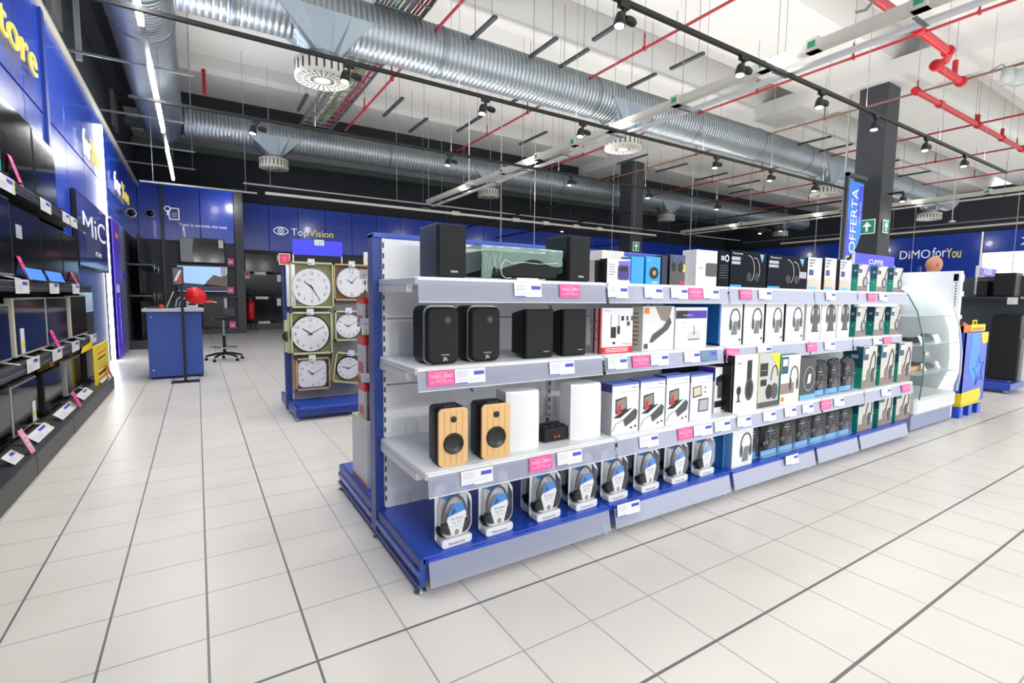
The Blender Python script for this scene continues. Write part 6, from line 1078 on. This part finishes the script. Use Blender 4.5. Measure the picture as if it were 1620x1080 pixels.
for s_ in (-1, 1): m.tube([(0, 0, .4), (s_*.12, 0, .2), (s_*.16, 0, 0)], .015, BLACKP, 6)
m.tube([(0, .0, .38), (0, .2, 0)], .015, BLACKP, 6); m.build('stand', t)
p = AY(397, 440, 18.6); t = thing('extinguisher_sign', 'small white and red sign above the fire extinguisher', 'sign', (p.x-.15, 19.09, p.z)); m = MB(); m.box(0, .16, 0, .008, 0, .24, CARD); m.box(.02, .14, -.002, 0, .1, .22, REDB); m.build('plate', t)
for i, (px, Y) in enumerate(((600, 19.2), (700, 19.2), (780, 19.2))): pass
# ================================================================== COUNTER
a = AZ(237, 601, 0); b = AZ(321, 590, 0); ang = 0.0; W = .64
t = thing('service_counter', 'blue service counter with pale grey top near the back of the aisle', 'counter', (a.x, a.y, 0), ang); m = MB()
m.bbox(0, W*.655, 0, .6, .03, .94, mat('counter_blue', '2C4C9E', .5), .004); m.bbox(W*.66, W, .06, .6, .03, .94, MC['counter_blue'], .004); m.build('body', t); m = MB(); m.bbox(-.05, W+.03, -.04, .64, .94, .985, mat('counter_top', 'B9BAC2', .4), .006); m.build('counter_top', t)
m = MB()
for x in (.02, W-.04): m.box(x, x+.03, .04, .07, 0, .03, BLACKP)
m.build('foot', t); m = MB()
for z in (.87, .13): m.lathe([(0, -.006), (.009, -.004), (.011, 0)], (.05, 0, z), WHITE, 10, 'y')
m.build('screw_cap', t)
c0 = Vector((a.x, a.y, .985)); z = .986
def oc(dx, dy): return (a.x+dx*math.cos(ang)-dy*math.sin(ang), a.y+dx*math.sin(ang)+dy*math.cos(ang), z)
t = thing('laptop', 'laptop open at an angle on the counter', 'laptop', oc(.2, .25)); m = MB(); m.bbox(-.1, .14, -.1, .08, 0, .015, BLACKP, .003); m.build('keyboard_base', t); m = MB(); m.add([(.02, -.1, .01), (.03, -.1, .01), (.12, -.1, .24), (.11, -.1, .24), (.02, .1, .01), (.03, .1, .01), (.12, .1, .24), (.11, .1, .24)], [(0, 1, 2, 3), (7, 6, 5, 4), (0, 4, 5, 1), (1, 5, 6, 2), (2, 6, 7, 3), (3, 7, 4, 0)], SILV); m.build('lid', t)
t = thing('cable_coil', 'grey cables and wire loops lying on the counter', 'cables', oc(.33, .15)); m = MB(); m.tube([(0, 0, .01), (.02, 0, .12), (.1, .02, .19), (.19, .0, .18)], .008, SILV, 6); m.tube([(.04, .03, .01), (.06, .03, .1), (.14, .03, .16), (.2, .03, .14)], .006, SILV, 6); m.tube([(-.1, 0, .01), (0, .02, .03), (.1, 0, .01)], .007, INK, 6); m.build('loops', t)
t = thing('printer', 'white device with papers at the right of the counter', 'device', oc(.46, .2)); m = MB(); m.bbox(0, .14, 0, .2, 0, .14, WHITE, .01); m.build('housing', t); m = MB(); m.box(.02, .12, -.002, 0, .04, .07, INK); m.add([(.0, .02, .14), (.12, .02, .14), (.12, .1, .2), (.0, .1, .2)], [(0, 1, 2, 3)], CARD); m.build('paper_tray', t)
tag(MB().bbox(0, .06, 0, .06, 0, .05, REDB, .01).build('red_case', None, oc(.14, .05)), 'small red object beside the laptop on the counter', 'case')
t = thing('paper_stack', 'low dark stack of papers and keyboard at the left of the counter', 'papers', oc(.0, .05)); m = MB(); m.bbox(0, .16, 0, .12, 0, .012, BLACKP, .002); m.build('keyboard', t); m = MB(); m.bbox(.02, .14, .1, .2, .0, .02, DGREY, .002); m.build('papers', t)
# information stand
q = AZ(294, 603, 0); t = thing('information_stand', 'thin black floor stand with a framed sheet before the counter', 'display stand', (q.x, q.y-.03, 0)); m = MB(); m.bbox(-.16, .16, -.11, .11, 0, .008, BLACKP, .002); m.build('base_plate', t); m = MB(); m.box(-.016, .016, -.012, .012, .008, 1.45, BLACKP); m.build('pole', t)
m = MB(); m.box(-.10, .03, -.02, -.012, 1.3, 1.55, BLACKP); m.box(-.085, .015, -.0225, -.02, 1.32, 1.53, mat('sheet_grey', '5A5C66', .4)); m.poly([(-.08, -.024, 1.36), (-.02, -.024, 1.5), (.01, -.024, 1.5), (-.05, -.024, 1.36)], CARD); m.poly([(-.04, -.0245, 1.33), (.0, -.0245, 1.45), (.012, -.0245, 1.40), (-.0, -.0245, 1.33)], REDC); m.build('sheet_frame', t)
t = thing('red_helmet', 'bright red rounded helmet shape hanging on the black stand', 'helmet', (q.x+.02, q.y-.05, 1.17)); m = MB(); n = 22; vs = []
for j in range(11):
    a_ = PI*j/10
    for i in range(n): b_ = 2*PI*i/n; vs.append((.125*math.cos(a_)*-1+.14, .10*math.sin(a_)*math.sin(b_), .115*math.sin(a_)**.8*math.cos(b_)-.03*max(0, -math.cos(a_))))
m.add(vs, [(j*n+i, j*n+n+i, j*n+n+(i+1) % n, j*n+(i+1) % n) for j in range(10) for i in range(n)], REDB, True); m.build('shell', t); MB().tube([(-.01, 0, 0), (.03, 0, .0)], .012, BLACKP, 6).build('hanger', t); MB().bbox(.24, .34, -.03, .03, -.1, -.07, REDB, .01).build('visor_peak', t); MB().tube([(.33, 0, -.08), (.38, 0, -.095)], .006, CARD, 6).build('strap', t)
# stool
q = AY(356, 570, 10.35); t = thing('office_stool', 'black high office stool with foot ring beside the counter', 'stool', (q.x, 10.35, 0), R_(20))
for k in range(5):
    a_ = 2*PI*k/5; c, s_ = math.cos(a_), math.sin(a_); m = MB(); m.tube([(.03*c, .03*s_, .13), (.15*c, .15*s_, .12), (.3*c, .3*s_, .08)], [.03, .022, .018], BLACKP, 8); l = m.build('base_leg', t)
    m = MB(); m.lathe([(0, -.02), (.025, -.02), (.028, 0), (.025, .02), (0, .02)], (.3*c, .3*s_, .028), BLACKP, 12, 'x'); m.tube([(.3*c, .3*s_, .03), (.3*c, .3*s_, .09)], .008, STEEL, 6); m.build('castor', l)
m = MB(); m.tube([(0, 0, .12), (0, 0, .45)], .026, BLACKP, 12); m.tube([(0, 0, .45), (0, 0, .74)], .014, STEEL, 10); m.build('gas_column', t)
m = MB(); n = 28; m.tube([(.21*math.cos(2*PI*k/n), .21*math.sin(2*PI*k/n), .24) for k in range(n+1)], .012, STEEL, 8, False)
for k in range(3): a_ = 2*PI*k/3; m.tube([(0, 0, .22), (.21*math.cos(a_), .21*math.sin(a_), .24)], .009, BLACKP, 6)
m.build('foot_ring', t); m = MB(); m.lathe([(0, .74), (.17, .735), (.2, .76), (.19, .79), (0, .80)], (0, 0, 0), BLACKP, 24); m.build('seat', t)
m = MB(); m.bbox(.02, .26, .12, .16, .78, .93, CHAR, .02); m.tube([(0, .1, .75), (.1, .17, .80)], .012, BLACKP, 6); m.build('backrest', t)
# dark shelving seen over and beside the gondola in the back hall
mb = MB(); 
for i, (x, y, w_, lab) in enumerate(((6.0, 18.7, 3.0, 'left'), (10.0, 18.7, 3.0, 'middle'), (14.5, 18.7, 3.5, 'right'))):
    t = thing('television_shelving', 'distant dark shelving against the back wall, %s of three' % lab, 'shelving', (x, y, 0)); m = MB(); m.bbox(0, w_, 0, .6, 0, .25, CHAR, .004); m.box(0, w_, .5, .55, .25, 1.5, CHAR2); m.build('rack', t)
